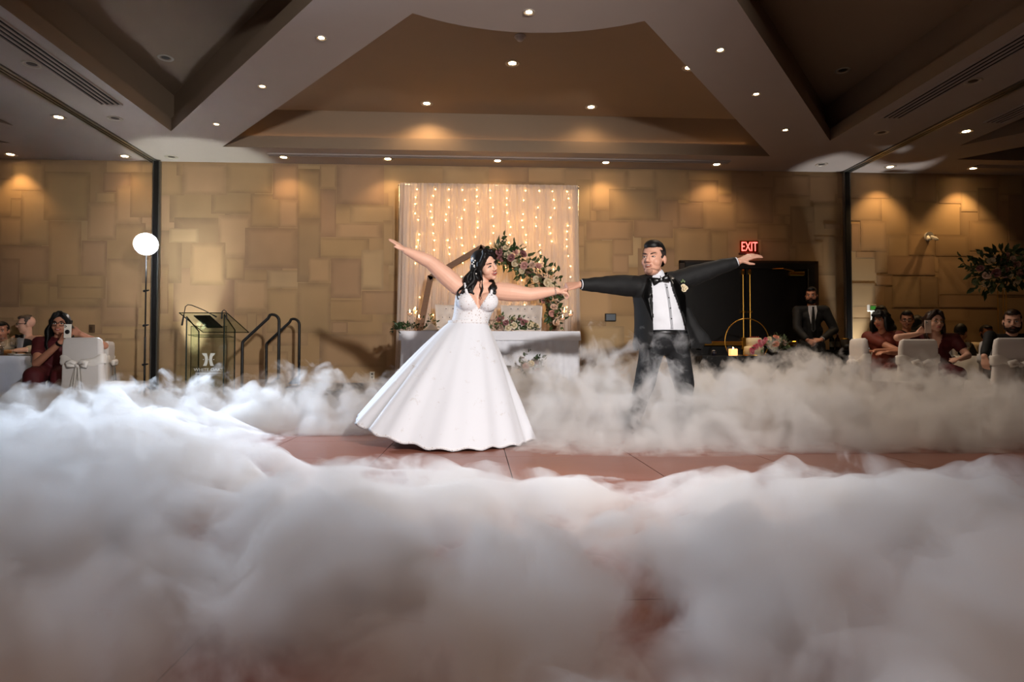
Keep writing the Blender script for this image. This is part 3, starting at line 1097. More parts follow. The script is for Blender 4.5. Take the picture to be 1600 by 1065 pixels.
m_candle = M('pink_wax', 0xf0c9b4, .6, var=.03, emit=.25, ecol=0xffb080)
m_flame = M('candle_flame', 0xfff0c8, .5, var=.02, emit=60, ecol=0xffc878)
m_flame.cycles.emission_sampling = 'NONE'
m_clear = glass_mat('clear_glass', 0xf4f2ee, .14)
def candle_holder(x, y, h, label):
    t = thing('candle_holder', label, 'candle holder', (x, y, TZ), group='tall glass candle holders on the head table')
    bm = bmesh.new(); lathe(bm, [(.001, .001), (.035, .002), (.033, .008), (.006, .015), (.004, h * .5), (.005, h - .05), (.012, h - .035)], 16); obj('stem', bm, m_clear, t, True)
    bm = bmesh.new(); lathe(bm, [(.010, h - .036), (.028, h - .02), (.036, h + .005), (.034, h + .035)], 18); obj('cup', bm, m_clear, t, True)
    bm = bmesh.new(); lathe(bm, [(.001, h - .014), (.022, h - .012), (.030, h + .004), (.028, h + .012), (.001, h + .013)], 16); c = obj('candle', bm, m_candle, t, True)
    bm = bmesh.new(); lathe(bm, [(.001, h + .012), (.006, h + .022), (.0065, h + .030), (.003, h + .044), (.0005, h + .054)], 10); obj('flame', bm, m_flame, c, True)
    lamp('candle_glow', 'POINT', (x, y, TZ + h + .06), None, .55, (1, .62, .30), radius=.012)
for dx, h, w in ((-.045, .235, 'middle sized'), (.02, .275, 'tallest'), (.075, .17, 'shortest')):
    candle_holder(-.835 + dx, 8.38 + .05 * (dx == .02), h, '%s glass candle holder of the three beside the folded napkin' % w)
for dx, h, w in ((-.03, .275, 'tallest'), (.055, .235, 'middle sized'), (-.062, .175, 'shortest')):
    candle_holder(1.18 + dx, 8.42 - .06 * (h < .2), h, '%s glass candle holder of the three near the curtain edge' % w)

t = thing('napkin', 'white folded napkin standing on the head table', 'napkin', (-.59, 8.22, TZ))
bm = bmesh.new()
loft(bm, [[V((.11 * s_ * math.cos(a) , .06 * s_ * math.sin(a), z)) for a in [2 * PI * i / 12 + .4 * z for i in range(12)]] for s_, z in ((1, .002), (.95, .02), (.62, .05), (.30, .085), (.05, .10))])
obj('folds', bm, m_cloth, t, False)
bm = bmesh.new(); lathe(bm, [(.001, .001), (.12, .002), (.135, .012)], 24); obj('plate', bm, M('white_china', 0xe8e6e2, .25, var=.02), t, True)

t = thing('greenery_runner', 'leafy greenery spilling over the end of the head table', 'flowers', (-.80, 8.25, TZ))
bouquet(t, [(-.22, -.16, .02), (-.12, -.1, .05), (.0, .12, .06), (.2, .22, .12)], [.09, .06, .07, .12], 0, 190, 5, leafmat=m_leaf1, ls=.9, rest=(-.17, -.15), avoid=((-.08, .13), (-.015, .18), (.04, .13)))
t = thing('flower_centrepiece', 'low centrepiece of blush and cream roses at the middle of the head table', 'flowers', (.42, 8.22, TZ))
bouquet(t, [(-.26, 0, .06), (0, -.02, .08), (.18, 0, .06), (.34, 0, .03)], [.12, .13, .11, .05], 17, 150, 8, rs=1.0, ls=1.0, rest=(-9, -.12))
t = thing('floor_flowers', 'small rose arrangement standing at the foot of the head table', 'flowers', (.63, 7.86, .33))
bouquet(t, [(-.1, 0, .22), (.05, 0, .28), (.16, 0, .36)], [.11, .10, .05], 7, 80, 9, rs=.85)
bm = bmesh.new(); tube(bm, [(0, 0, 0), (0, 0, .2)], .05, 10); obj('vase', bm, m_black, t, True)
rg = random.Random(4)
for p in ((-.03, -.02, .42), (-.01, -.02, .45), (.01, -.02, .47), (-.05, 0, .40)):
    place(LEAVES[0], 'leaf', t, mat_along(V(p), rand_dir(rg, (0, -.2, .9)), rg), 1.0)
t = thing('speaker_box', 'small black box at the foot of the head table', 'box', (.34, 7.82, .33))
bm = bmesh.new(); bbox(bm, -.07, -.07, 0, .07, .07, .29, .01, 2); obj('body', bm, m_black, t)
bm = bmesh.new(); bbox(bm, -.055, -.078, .03, .055, -.065, .26, .004, 1); obj('grille', bm, M('grille', 0x3c3230, .7, var=.3, scale=200), t)

# ------------------------------------------------------------------ glass lectern
m_glass = glass_mat('green_glass', 0xf1f6f2, .06)
m_glassedge = M('green_glass_edge', 0x10241c, .15, var=.1)
m_frost = M('frosted_mark', 0xe8ebe6, .7, var=.02)
t = thing('glass_lectern', 'clear glass lectern with etched emblem and lettering by the wall', 'lectern', (-3.62, 8.9, 0))
def pane(name, pts, th, par, edge=.004):
    """glass pane from four corners, with dark polished edges"""
    pts = [V(p) for p in pts]
    nrm = (pts[1] - pts[0]).cross(pts[3] - pts[0]).normalized()
    bm = bmesh.new(); loft(bm, [[p - nrm * th / 2 for p in pts], [p + nrm * th / 2 for p in pts]])
    o = obj(name, bm, m_glass, par)
    bm = bmesh.new()
    for i in range(4):
        tube(bm, [pts[i], pts[(i + 1) % 4]], edge, 6)
    obj('polished_edge', bm, m_glassedge, o)
    return o
pane('reading_top', [(-.33, -.20, 1.31), (.29, -.20, 1.31), (.41, .28, 1.07), (-.22, .28, 1.07)], .012, t, .006)
pane('side_panel', [(-.25, -.16, .0), (-.25, .22, .0), (-.25, .22, 1.08), (-.25, -.16, 1.26)], .015, t, .009)
pane('side_panel', [(.24, -.16, .0), (.24, .22, .0), (.24, .22, 1.10), (.24, -.16, 1.29)], .015, t, .009)
pane('front_panel', [(-.24, -.05, .03), (.23, -.05, .03), (.23, -.05, 1.14), (-.24, -.05, 1.14)], .010, t, .003)
pane('shelf', [(-.24, -.14, 1.02), (.23, -.14, 1.02), (.23, .2, 1.0), (-.24, .2, 1.0)], .010, t, .003)
bm = bmesh.new()
for sx in (-1, 1):
    o_ = []
    for i in range(9):
        f = i / 8
        z = lerp(-.085, .085, f)
        xo = .072 - .026 * math.cos((f - .5) * PI) + (.014 if f > .8 else 0)
        xi = .026 - .018 * math.cos((f - .5) * PI)
        o_.append((sx * xo, sx * xi, z))
    loft(bm, [[V((a, -.058, z)), V((b_, -.058, z)), V((b_, -.062, z)), V((a, -.062, z))] for a, b_, z in o_])
    ellipsoid(bm, (sx * .068, -.06, 0), (.008, .002, .008), None, 1)
box(bm, -.02, -.062, -.004, .02, -.058, .004)
bmesh.ops.translate(bm, verts=bm.verts, vec=(.0, 0, .69))
obj('etched_emblem', bm, m_frost, t)
text_mesh('WHITE OAKS', .056, m_frost, 'etched_lettering', t, (0, -.06, .535), .001, 1.15)
bm = bmesh.new(); box(bm, -.17, -.061, .505, .17, -.059, .511); obj('etched_line', bm, m_frost, t)
t2 = thing('document_folder', 'dark folder lying on the sloping glass top of the lectern', 'folder', (-3.67, 8.94, 1.192))
t2.rotation_euler = (-math.atan(.5), 0, R(-12))
bm = bmesh.new(); bbox(bm, -.12, -.17, .008, .12, .17, .022, .004, 1); obj('cover', bm, M('dark_folder', 0x1f1a18, .6), t2)
bm = bmesh.new(); bbox(bm, -.11, -.16, .022, .11, .16, .028, .002, 1); obj('pages', bm, m_white, t2)
def gooseneck(label, pts, foot):
    t = thing('gooseneck_microphone', label, 'microphone', foot, group='lectern microphones')
    f = V(foot)
    bm = bmesh.new(); tube(bm, [V(p) - f for p in pts], .006, 8); obj('neck', bm, m_black, t, True)
    d = (V(pts[-1]) - V(pts[-2])).normalized(); e = V(pts[-1]) - f
    bm = bmesh.new(); capsule(bm, e, e + d * .05, .009, .011, 10); obj('capsule', bm, m_black, t, True)
    bm = bmesh.new(); capsule(bm, (V(pts[0]) - f) - V((0, 0, .02)), (V(pts[0]) - f) + (V(pts[1]) - V(pts[0])) * .8, .012, .010, 10); obj('base', bm, m_black, t, True)
gooseneck('long gooseneck microphone arching over the lectern top', [(-3.90, 8.675, 1.17), (-3.875, 8.675, 1.30), (-3.86, 8.675, 1.39), (-3.83, 8.675, 1.415), (-3.78, 8.675, 1.41), (-3.62, 8.67, 1.345), (-3.50, 8.665, 1.28)], (-3.90, 8.675, 1.17))
gooseneck('short bent gooseneck microphone on the corner of the lectern', [(-3.39, 8.68, 1.26), (-3.385, 8.68, 1.33), (-3.36, 8.68, 1.35), (-3.335, 8.68, 1.33), (-3.33, 8.68, 1.28)], (-3.39, 8.68, 1.26))

# ------------------------------------------------------------------ stage steps and hand rails
bm = bmesh.new()
t = thing('stage_steps', 'black stage steps between the two hand rails', 'steps', (-2.78, 8.85, 0))
for i in range(2):
    bm = bmesh.new(); bbox(bm, -.28 + i * .28, -.42, 0, .0 + i * .275, .42, .11 + i * .13, .006, 1); obj('step', bm, m_stage, t)
def rail(y, label):
    t = thing('hand_rail', label, 'hand rail', (-2.78, y, 0), group='stage hand rails')
    bm = bmesh.new()
    a, b_ = -.23, .23
    pts = [(a, 0, 0), (a, 0, .5), (a, 0, .86)]
    for k in range(1, 5):
        f = k / 4 * R(50); pts.append((a + .06 * (1 - math.cos(f)), 0, .89 + .06 * math.sin(f)))
    pts += [(.02, 0, 1.155), (.09, 0, 1.22)]
    for k in range(1, 8):
        f = R(130) - k / 7 * R(130); pts.append((.145 + .085 * math.cos(f), 0, 1.185 + .085 * math.sin(f)))
    pts += [(b_, 0, .9), (b_, 0, 0)]
    tube(bm, pts, .019, 10)
    obj('rail', bm, m_black, t, True)
    bm = bmesh.new(); loft(bm, [[V((b_ - .16, s, .34)), V((b_ - .02, s, .34)), V((b_ - .02, s, .46))] for s in (-.012, .012)]); obj('gusset', bm, m_black, t)
    for xx in (a, b_):
        bm = bmesh.new(); bbox(bm, xx - .05, -.05, 0, xx + .05, .05, .015, .004, 1); obj('foot_plate', bm, m_black, t)
rail(8.38, 'black tubular hand rail at the front of the stage steps')
rail(9.32, 'black tubular hand rail at the back of the stage steps, by the wall')

# ------------------------------------------------------------------ bare flash on a light stand
m_glow = M('flash_tube_glow', 0xffffff, .5, var=.01, emit=120, ecol=0xf2f7ff)
m_glow.cycles.emission_sampling = 'NONE'
t = thing('light_stand', 'black tripod stand carrying a glaring bare flash', 'light stand', (-4.50, 8.93, 0))
bm = bmesh.new(); tube(bm, [(0, 0, .12), (0, 0, 1.0), (0, 0, 1.0)], .014, 8); tube(bm, [(0, 0, .95), (0, 0, 2.15)], .010, 8); pole = obj('pole', bm, m_black, t, True)
for z in (.62, 1.15, 1.62):
    bm = bmesh.new(); capsule(bm, (-.02, -.0, z), (.045, -.01, z + .01), .018, .008, 8); obj('clamp_knob', bm, m_black, pole, True)
for k in range(3):
    a = R(30 + 120 * k)
    bm = bmesh.new(); tube(bm, [(0, 0, .35), (.42 * math.cos(a), .42 * math.sin(a), .012)], .010, 6); tube(bm, [(0, 0, .16), (.2 * math.cos(a), .2 * math.sin(a), .19)], .006, 6); obj('leg', bm, m_black, t, True)
f = thing('flash_head', 'glaring white flash head on top of the tripod light stand', 'flash', (-4.50, 8.93, 2.15))
aim = Matrix.Rotation(R(24), 4, 'Z')
bm = bmesh.new(); bbox(bm, -.05, -.05, .03, .05, .12, .15, .012, 2); bmesh.ops.transform(bm, matrix=aim, verts=bm.verts); obj('body', bm, m_black, f)
bm = bmesh.new(); lathe(bm, [(.05, -.05), (.08, -.09), (.15, -.13)], 28); bmesh.ops.transform(bm, matrix=aim @ Matrix.Translation((0, 0, .09)) @ Matrix.Rotation(-PI / 2, 4, 'X'), verts=bm.verts); obj('reflector', bm, m_alu, f, True)
bm = bmesh.new(); ellipsoid(bm, (0, -.12, .09), (.135, .05, .135), None, 3); bmesh.ops.transform(bm, matrix=aim, verts=bm.verts); obj('flash_tube', bm, m_glow, f, True)
bm = bmesh.new(); tube(bm, [(0, 0, 0), (0, 0, .04)], .016, 8); obj('mount', bm, m_black, f, True)

for x, y, lab in ((-4.32, 9.70, 'small floor uplight against the wall beside the lectern'), (5.98, 9.78, 'small floor uplight against the wall behind the guests in maroon')):
    t = thing('uplight', lab, 'uplight', (x, y, -.012), group='floor uplights')
    bm = bmesh.new(); lathe(bm, [(.05, .02), (.075, .06), (.08, .14)], 20); obj('housing', bm, m_black, t, True)
    bm = bmesh.new(); lathe(bm, [(.001, .135), (.07, .135)], 20); obj('lens', bm, M('uplight_lens', 0xe9f0d8, .3, emit=4, ecol=0xf0ffd8), t)
    bm = bmesh.new(); tube(bm, [(-.09, 0, .1), (-.09, 0, .006), (.09, 0, .006), (.09, 0, .1)], .007, 6); obj('bracket', bm, m_black, t)
# ------------------------------------------------------------------ people
from mathutils.bvhtree import BVHTree
m_skin1 = M('fair_skin', 0xd7a891, .5, var=.06, scale=18, spec=.35)
m_skin2 = M('tan_skin', 0xb98268, .5, var=.07, scale=18, spec=.35)
m_skin3 = M('brown_skin', 0x8a5a43, .5, var=.07, scale=18, spec=.35)
m_eyew = M('eye_white', 0xe6e0da, .3, var=.02)
m_iris = M('dark_iris', 0x1c110c, .2, var=.05)
m_lip = M('rose_lip', 0xa85550, .45, var=.06)
m_lip2 = M('natural_lip', 0x9a6253, .5, var=.06)
m_teeth = M('teeth', 0xece6da, .3, var=.02)
m_hairb = M('black_hair', 0x0a0808, .55, var=.4, scale=60, spec=.3, stretch=(1, 1, .25))
m_hairbr = M('dark_brown_hair', 0x2a1a12, .45, var=.4, scale=60, stretch=(1, 1, .25))
m_fade = M('clipped_black_hair', 0x2b211d, .7, var=.3, scale=90)
m_hairgr = M('grey_hair', 0x4c4038, .6, var=.3, scale=50)
m_stub = M('stubble', 0x97705d, .7, var=.2, scale=80)
m_frame = M('glasses_frame', 0x15110f, .3, var=.1)
m_gold = M('gold_wire', 0xc9a25a, .25, metal=1.)
m_suit = M('black_suit', 0x060607, .75, var=.25, scale=40)
m_satin = M('black_satin_lapel', 0x0a0a0b, .32, var=.2, scale=30)
m_trous = M('charcoal_trousers', 0x0c0d11, .75, var=.2, scale=40)
m_shirt = M('white_shirt', 0xcdced4, .7, var=.03, scale=14, bump=.15)
m_maroon = M('maroon_cloth', 0x4d1218, .7, var=.25, scale=20)
m_rust = M('rust_cloth', 0x6b2a1c, .7, var=.25, scale=20)
m_vest = M('black_vest', 0x0d0c0d, .7, var=.2)
m_cream = M('cream_shirt', 0xc9b79a, .7, var=.05)
m_shoe = M('black_leather', 0x0b0a0a, .25, var=.2)


def hand(bm, w, d, nrm, side, curl=.25, spread=.10, s=1., thumb=None):
    """palm and five fingers; w wrist, d pointing direction, nrm back of the hand, side +1/-1 for the thumb side"""
    w = V(w); d = V(d).normalized(); nrm = V(nrm); nrm = (nrm - d * nrm.dot(d)).normalized()
    lat = d.cross(nrm) * side           # towards the thumb
    k = w + d * .085 * s
    for o_, r0 in ((-.028, .014), (-.010, .0155), (.010, .0155), (.027, .015)):
        capsule(bm, w + d * .012 * s + lat * o_ * s * .55, k + lat * o_ * s, r0 * s, r0 * s * .9, 10)
    for i, (o_, L) in enumerate(((.030, .070), (.010, .080), (-.010, .074), (-.029, .058))):
        a = spread * (1.2 - i * .8)
        b0 = k + lat * o_ * s
        c1 = curl * (1 + .12 * i)
        d1 = (d * math.cos(c1) - nrm * math.sin(c1) + lat * a).normalized()
        d2 = (d * math.cos(c1 * 2.3) - nrm * math.sin(c1 * 2.3) + lat * a).normalized()
        d3 = (d * math.cos(c1 * 3.2) - nrm * math.sin(c1 * 3.2) + lat * a).normalized()
        p1 = b0 + d1 * L * .48 * s; p2 = p1 + d2 * L * .32 * s; p3 = p2 + d3 * L * .24 * s
        capsule(bm, b0, p1, .0092 * s, .0085 * s, 10); capsule(bm, p1, p2, .0085 * s, .0078 * s, 10); capsule(bm, p2, p3, .0078 * s, .0062 * s, 10)
    th = V(thumb).normalized() if thumb is not None else (d * .62 + lat * .75 - nrm * .25).normalized()
    t0 = w + d * .026 * s + lat * .022 * s
    t1 = t0 + th * .042 * s; t2 = t1 + (th * .8 + d * .5).normalized() * .034 * s
    capsule(bm, t0, t1, .015 * s, .0105 * s, 10); capsule(bm, t1, t2, .0105 * s, .0075 * s, 10)


def head_geo(bm, mt, neck=None, wide=1., nose=1., smile=0.):
    """head in its own space facing -Y; mt places it"""
    t = bmesh.new()
    E = lambda c, r: ellipsoid(t, c, r, None, 3)
    E((0, .014, .036), (.073 * wide, .092, .086))
    E((0, -.018, -.012), (.065 * wide, .070, .080))
    E((0, -.026, -.056), (.058 * wide, .056, .051))
    E((0, -.060, -.088), (.024 * wide, .022, .020))
    E((0, -.066, .034), (.050 * wide, .020, .016))
    E((0, -.072, -.050), (.030, .018, .020))
    for s in (-1, 1):
        E((s * .033 * wide, -.040, -.026), (.035, .039, .038))
        E((s * .075 * wide, .016, -.008), (.010, .019, .031))
        E((s * .013, -.095, -.026), (.009, .010, .007))
    capsule(t, (0, -.084, .022), (0, -.104 * (1 + .06 * (nose - 1)), -.018), .0085, .0125 * nose, 12)
    merge(bm, t, mt)
    if neck is not None:
        a = mt @ V((0, .012, -.055))
        capsule(bm, a, neck, .050 * wide, .058 * wide, 16)


def face(parent, mt, lip=None, brow=None, wide=1., mouth_open=0., eye_open=1., smile=.0, lashes=False):
    lip = lip or m_lip2
    brow = brow or m_hairb
    def part(name, bm, mat, par=parent):
        bmesh.ops.transform(bm, matrix=mt, verts=bm.verts)
        return obj(name, bm, mat, par, True)
    for s in (-1, 1):
        ex = s * .031 * wide
        bm = bmesh.new(); ellipsoid(bm, (ex, -.0795, .008), (.0145, .0075, .0072 * eye_open), None, 2); e = part('eye', bm, m_eyew)
        bm = bmesh.new(); ellipsoid(bm, (ex, -.0850, .008), (.0062, .0030, .0062 * min(1, eye_open)), None, 2); part('iris', bm, m_iris, e)
        bm = bmesh.new(); tube(bm, [(ex + u * .016, -.0855 + .005 * abs(u), .008 + .0072 * eye_open * (1 - u * u) + .001) for u in (-1, -.6, 0, .6, 1)], .0022 if not lashes else .003, 6); part('eyelid', bm, m_hairb)
        bm = bmesh.new(); tube(bm, [(s * (.014 + .036 * f) * wide, -.0865 + .011 * f * f, .027 + .007 * math.sin(f * 2.2) + .002 * f) for f in (0, .25, .5, .75, 1)], [.0028, .0036, .0036, .003, .0015], 6); part('eyebrow', bm, brow)
    w = .024 * (1 + .25 * smile)
    bm = bmesh.new()
    tube(bm, [(u * w, -.0915 + .010 * u * u, -.0485 + .006 * smile * u * u + mouth_open * .006 * (1 - u * u)) for u in (-1, -.5, 0, .5, 1)], [.0015, .0042, .0045, .0042, .0015], 8)
    tube(bm, [(u * w, -.0905 + .010 * u * u, -.0570 + .010 * smile * u * u - mouth_open * .010 * (1 - u * u)) for u in (-1, -.5, 0, .5, 1)], [.0015, .0048, .0055, .0048, .0015], 8)
    part('lips', bm, lip)
    if mouth_open:
        bm = bmesh.new(); ellipsoid(bm, (0, -.0865, -.053), (.019, .006, .004 + .005 * mouth_open), None, 2); part('mouth', bm, M('mouth_dark', 0x3c1614, .6))
        bm = bmesh.new(); ellipsoid(bm, (0, -.0895, -.0505), (.016, .005, .0032), None, 2); part('teeth', bm, m_teeth)


def short_hair(parent, mt, mat, top=.012, wide=1., name='hair', line=.030, slope=.75, back=-.05, vol=.006):
    """close cropped cap of hair with a hairline"""
    bm = bmesh.new()
    ellipsoid(bm, (0, .016, .038), (.073 * wide + vol, .094 + vol, .086 + top), None, 4)
    ellipsoid(bm, (0, -.030, .090), (.055 * wide, .052, .030 + top * .8), None, 4)
    kill = [v for v in bm.verts if v.co.z < max(back, line - slope * v.co.y) or (abs(v.co.x) > .045 and v.co.y < -.022 and v.co.z < .078) or (v.co.y < -.05 and v.co.z < .074)]
    bmesh.ops.delete(bm, geom=kill, context='VERTS')
    for v in bm.verts:
        v.co *= 1 + .020 * noise.noise(v.co * 45)
    bmesh.ops.transform(bm, matrix=mt, verts=bm.verts)
    hr = obj(name, bm, mat, parent, True)
    if slope > 0:            # clipped sides
        bm = bmesh.new()
        ellipsoid(bm, (0, .014, .036), (.0755 * wide, .0945, .0885), None, 4)
        ellipsoid(bm, (0, .022, -.012), (.069 * wide, .078, .070), None, 4)
        bmesh.ops.delete(bm, geom=[v for v in bm.verts if v.co.y < -.034 - .2 * (v.co.z - .03) or v.co.z < (-.004 if v.co.y < .03 else -.055) or v.co.z > .07], context='VERTS')
        bmesh.ops.transform(bm, matrix=mt, verts=bm.verts)
        obj('clipped_hair', bm, m_fade if mat is m_hairb else mat, hr, True)
    return hr


def long_hair(parent, mt, mat, locks, cap=True, voxel=.006, part_line=0.0):
    """cap of hair and falling locks; locks: (points in parent space, radius, wave)"""
    bm = bmesh.new()
    if cap:
        t = bmesh.new()
        ellipsoid(t, (0, .024, .046), (.084, .096, .088), None, 4)
        ellipsoid(t, (0, .050, -.02), (.078, .066, .090), None, 4)
        for s in (-1, 1):
            capsule(t, (s * .035, -.060, .108), (s * .078, -.028, .03), .020, .020, 12)
            capsule(t, (s * .078, -.022, .04), (s * .082, .010, -.07), .022, .026, 12)
            capsule(t, (s * .010, -.035, .125), (s * .050, -.060, .085), .020, .016, 12)
        merge(bm, t, mt)
    for pts, r, wave in locks:
        pts = [V(p) for p in pts]
        out = []; n = 16
        for i in range(n + 1):
            f = i / n * (len(pts) - 1); k = min(len(pts) - 2, int(f))
            p = pts[k].lerp(pts[k + 1], f - k)
            ph = r * 90 + pts[0].x * 40
            out.append(p + V((math.sin(i * 1.05 + ph), math.cos(i * .9 + ph), .2 * math.sin(i * .7))) * wave * min(1, i / 4))
        tube(bm, out, [r * (.9 + .25 * math.sin(i * .8 + r * 70)) * (1 - .65 * max(0, i / n - .6) / .4) for i in range(n + 1)], 10)
    return link('hair', remesh(bm, voxel, 2), mat, parent, True)


def glasses(parent, mt, mat, r=.020, thick=.0022, square=False):
    bm = bmesh.new()
    for s in (-1, 1):
        pts = []
        for i in range(17):
            a = 2 * PI * i / 16
            c, q = math.cos(a), math.sin(a)
            if square:
                c = math.copysign(abs(c) ** .6, c); q = math.copysign(abs(q) ** .6, q)
            pts.append((s * .032 + r * 1.15 * c, -.101 + .006 * abs(c), .006 + r * .9 * q))
        tube(bm, pts, thick, 6)
        tube(bm, [(s * (.032 + r * 1.15), -.096, .010), (s * .076, -.05, .012), (s * .078, .02, .008)], thick, 6)
    tube(bm, [(-.010, -.103, .010), (0, -.107, .013), (.010, -.103, .010)], thick, 6)
    bmesh.ops.transform(bm, matrix=mt, verts=bm.verts)
    return obj('glasses', bm, mat, parent, True)


def crease(me, amp, sc):
    nr = [v.normal.copy() for v in me.vertices]
    for v, n_ in zip(me.vertices, nr):
        c = v.co
        v.co = c + n_ * (amp * noise.noise(V((c.x * sc[0], c.y * sc[1], c.z * sc[2]))))
    me.update()


def cut_front(me, keep):
    bm = bmesh.new(); bm.from_mesh(me)
    bmesh.ops.delete(bm, geom=[v for v in bm.verts if not keep(v.co)], context='VERTS')
    loose = [v for v in bm.verts if not v.link_faces]
    bmesh.ops.delete(bm, geom=loose, context='VERTS')
    bm.to_mesh(me); bm.free()
    return me


def on_surface(me, x, z, y0=-2., off=.004):
    """point on the front (-Y side) of a mesh"""
    bvh = on_surface.cache.get(me.name)
    if bvh is None:
        bm = bmesh.new(); bm.from_mesh(me); bvh = BVHTree.FromBMesh(bm); bm.free(); on_surface.cache[me.name] = bvh
    h = bvh.ray_cast(V((x, y0, z)), V((0, 1, 0)))
    if h[0] is None:
        h = bvh.find_nearest(V((x, -.25, z)))
    return V((h[0].x, h[0].y - off, h[0].z))
on_surface.cache = {}


def strip(me, la, lb, n=10, off=.005):
    """cloth strip between two (x, z) polylines laid on a garment"""
    bm = bmesh.new()
    def at(l, f):
        f *= len(l) - 1; k = min(len(l) - 2, int(f)); f -= k
        return lerp(l[k][0], l[k + 1][0], f), lerp(l[k][1], l[k + 1][1], f)
    rows = []
    for i in range(n + 1):
        a, b_ = at(la, i / n), at(lb, i / n)
        rows.append([on_surface(me, lerp(a[0], b_[0], j / 4), lerp(a[1], b_[1], j / 4), off=off) for j in range(5)])
    loft(bm, rows, False, False)
    bmesh.ops.solidify(bm, geom=list(bm.faces), thickness=.003)
    return bm


# ================================================================== the bride
bride = thing('person', 'bride in a white lace ball gown, long wavy black hair, arms stretched wide', 'person', (-.06, 5.45, 0), group='the dancing couple')
B0 = V((-.06, 5.45, 0))
def b_(x, y, z):
    return V((x + .06, y - 5.45, z))
mtb = Matrix.Translation(b_(.068, 5.43, 1.495)) @ rot_to((.70, -.71, -.12), (-.48, -.05, .87)).to_4x4() @ Matrix.Scale(1.10, 4)
bm = bmesh.new()
head_geo(bm, mtb, b_(.02, 5.47, 1.33), wide=.98)
capsule(bm, b_(.04, 5.47, 1.38), b_(.0, 5.48, 1.25), .052, .075, 16)
sL, eL, wL = b_(-.175, 5.47, 1.330), b_(-.405, 5.44, 1.530), b_(-.600, 5.40, 1.615)
sR, eR, wR = b_(.185, 5.45, 1.285), b_(.44, 5.42, 1.255), b_(.675, 5.42, 1.288)
capsule(bm, sL, sR, .072, .066, 16)
for s_, e_, w_ in ((sL, eL, wL), (sR, eR, wR)):
    capsule(bm, s_, s_.lerp(e_, .4), .078, .078, 16)
    capsule(bm, s_.lerp(e_, .4), e_, .078, .058, 16)
    capsule(bm, e_, e_.lerp(w_, .3), .058, .055, 16)
    capsule(bm, e_.lerp(w_, .3), w_, .055, .032, 16)
hand(bm, wL, (-.115, -.02, .085), (.55, -.35, .75), -1, .04, .03, 1.0, thumb=(-.9, -.45, .15))
hand(bm, wR, (.95, -.05, -.08), (.1, -.6, .8), 1, .75, .02, .95, thumb=(.8, -.35, .45))
# torso leaning back to her right
TORSO = [(.965, -.078, 5.48, .166, .134), (1.02, -.066, 5.48, .160, .130), (1.07, -.048, 5.478, .162, .128), (1.12, -.030, 5.475, .172, .128), (1.18, -.013, 5.47, .184, .126), (1.24, -.003, 5.47, .188, .120), (1.29, .0, 5.47, .172, .104), (1.32, .0, 5.47, .14, .08)]
loft(bm, [ell_ring(b_(x, y, z), (1, 0, 0), (0, 1, 0), a * .93, c * .93, 32) for z, x, y, a, c in TORSO])
ellipsoid(bm, b_(-.10, 5.49, .90), (.17, .13, .12), None, 3)
for x in (-.070, .075):
    ellipsoid(bm, b_(x * 1.12, 5.380, 1.190), (.080, .068, .074), None, 3)
for s in (-1, 1):
    hp = b_(-.10 + s * .09, 5.49, .86); kn = b_(-.12 + s * .13, 5.44, .46); an = b_(-.12 + s * .14, 5.52, .09)
    capsule(bm, hp, kn, .085, .055); capsule(bm, kn, an, .054, .035); capsule(bm, an - V((0, 0, .03)), an + V((0, -.14, -.06)), .032, .025)
bme = remesh(bm, .0052, 3)
link('body', bme, m_skin1, bride)
face(bride, mtb, m_lip, m_hairb, .98, mouth_open=.8, eye_open=.75, smile=.7, lashes=True)

# bodice with V neckline
def bodice_mat():
    m = M('lace_bodice', 0xe9e8ea, .7, var=.03)
    nt = m.node_tree
    b = nt.nodes['Principled BSDF']
    tc = ND(nt, 'ShaderNodeTexCoord')
    vo = ND(nt, 'ShaderNodeTexVoronoi', feature='DISTANCE_TO_EDGE'); vo.inputs['Scale'].default_value = 52
    nz = ND(nt, 'ShaderNodeTexNoise'); nz.inputs['Scale'].default_value = 26; nz.inputs['Detail'].default_value = 4
    mr = ND(nt, 'ShaderNodeMapRange')
    nt.links.new(tc.outputs['Object'], vo.inputs['Vector']); nt.links.new(tc.outputs['Object'], nz.inputs['Vector'])
    mul = ND(nt, 'ShaderNodeMath', operation='MULTIPLY'); nt.links.new(vo.outputs['Distance'], mul.inputs[0]); nt.links.new(nz.outputs['Fac'], mul.inputs[1])
    nt.links.new(mul.outputs[0], mr.inputs[0]); mr.inputs[1].default_value = .10; mr.inputs[2].default_value = .26
    mr.inputs[3].default_value = 0; mr.inputs[4].default_value = .75
    mx = ND(nt, 'ShaderNodeMix', data_type='RGBA')
    mx.inputs[6].default_value = lin(0xd6d6da); mx.inputs[7].default_value = lin(0x9c7a6a)
    nt.links.new(mr.outputs[0], mx.inputs[0]); nt.links.new(mx.outputs[2], b.inputs['Base Color'])
    bp = ND(nt, 'ShaderNodeBump'); bp.inputs['Strength'].default_value = .5; bp.inputs['Distance'].default_value = .006; bp.invert = True
    nt.links.new(mr.outputs[0], bp.inputs['Height']); nt.links.new(bp.outputs[0], b.inputs['Normal'])
    return m
m_lace = bodice_mat()
dress = thing('wedding_gown', '', '')
bpy.data.objects.remove(dress)
bm = bmesh.new()
loft(bm, [ell_ring(b_(x, y, z), (1, 0, 0), (0, 1, 0), a, c, 40) for z, x, y, a, c in TORSO])
for x in (-.070, .075):
    ellipsoid(bm, b_(x * 1.12, 5.378, 1.190), (.092, .078, .086), None, 4)
me = remesh(bm, .0065, 8)
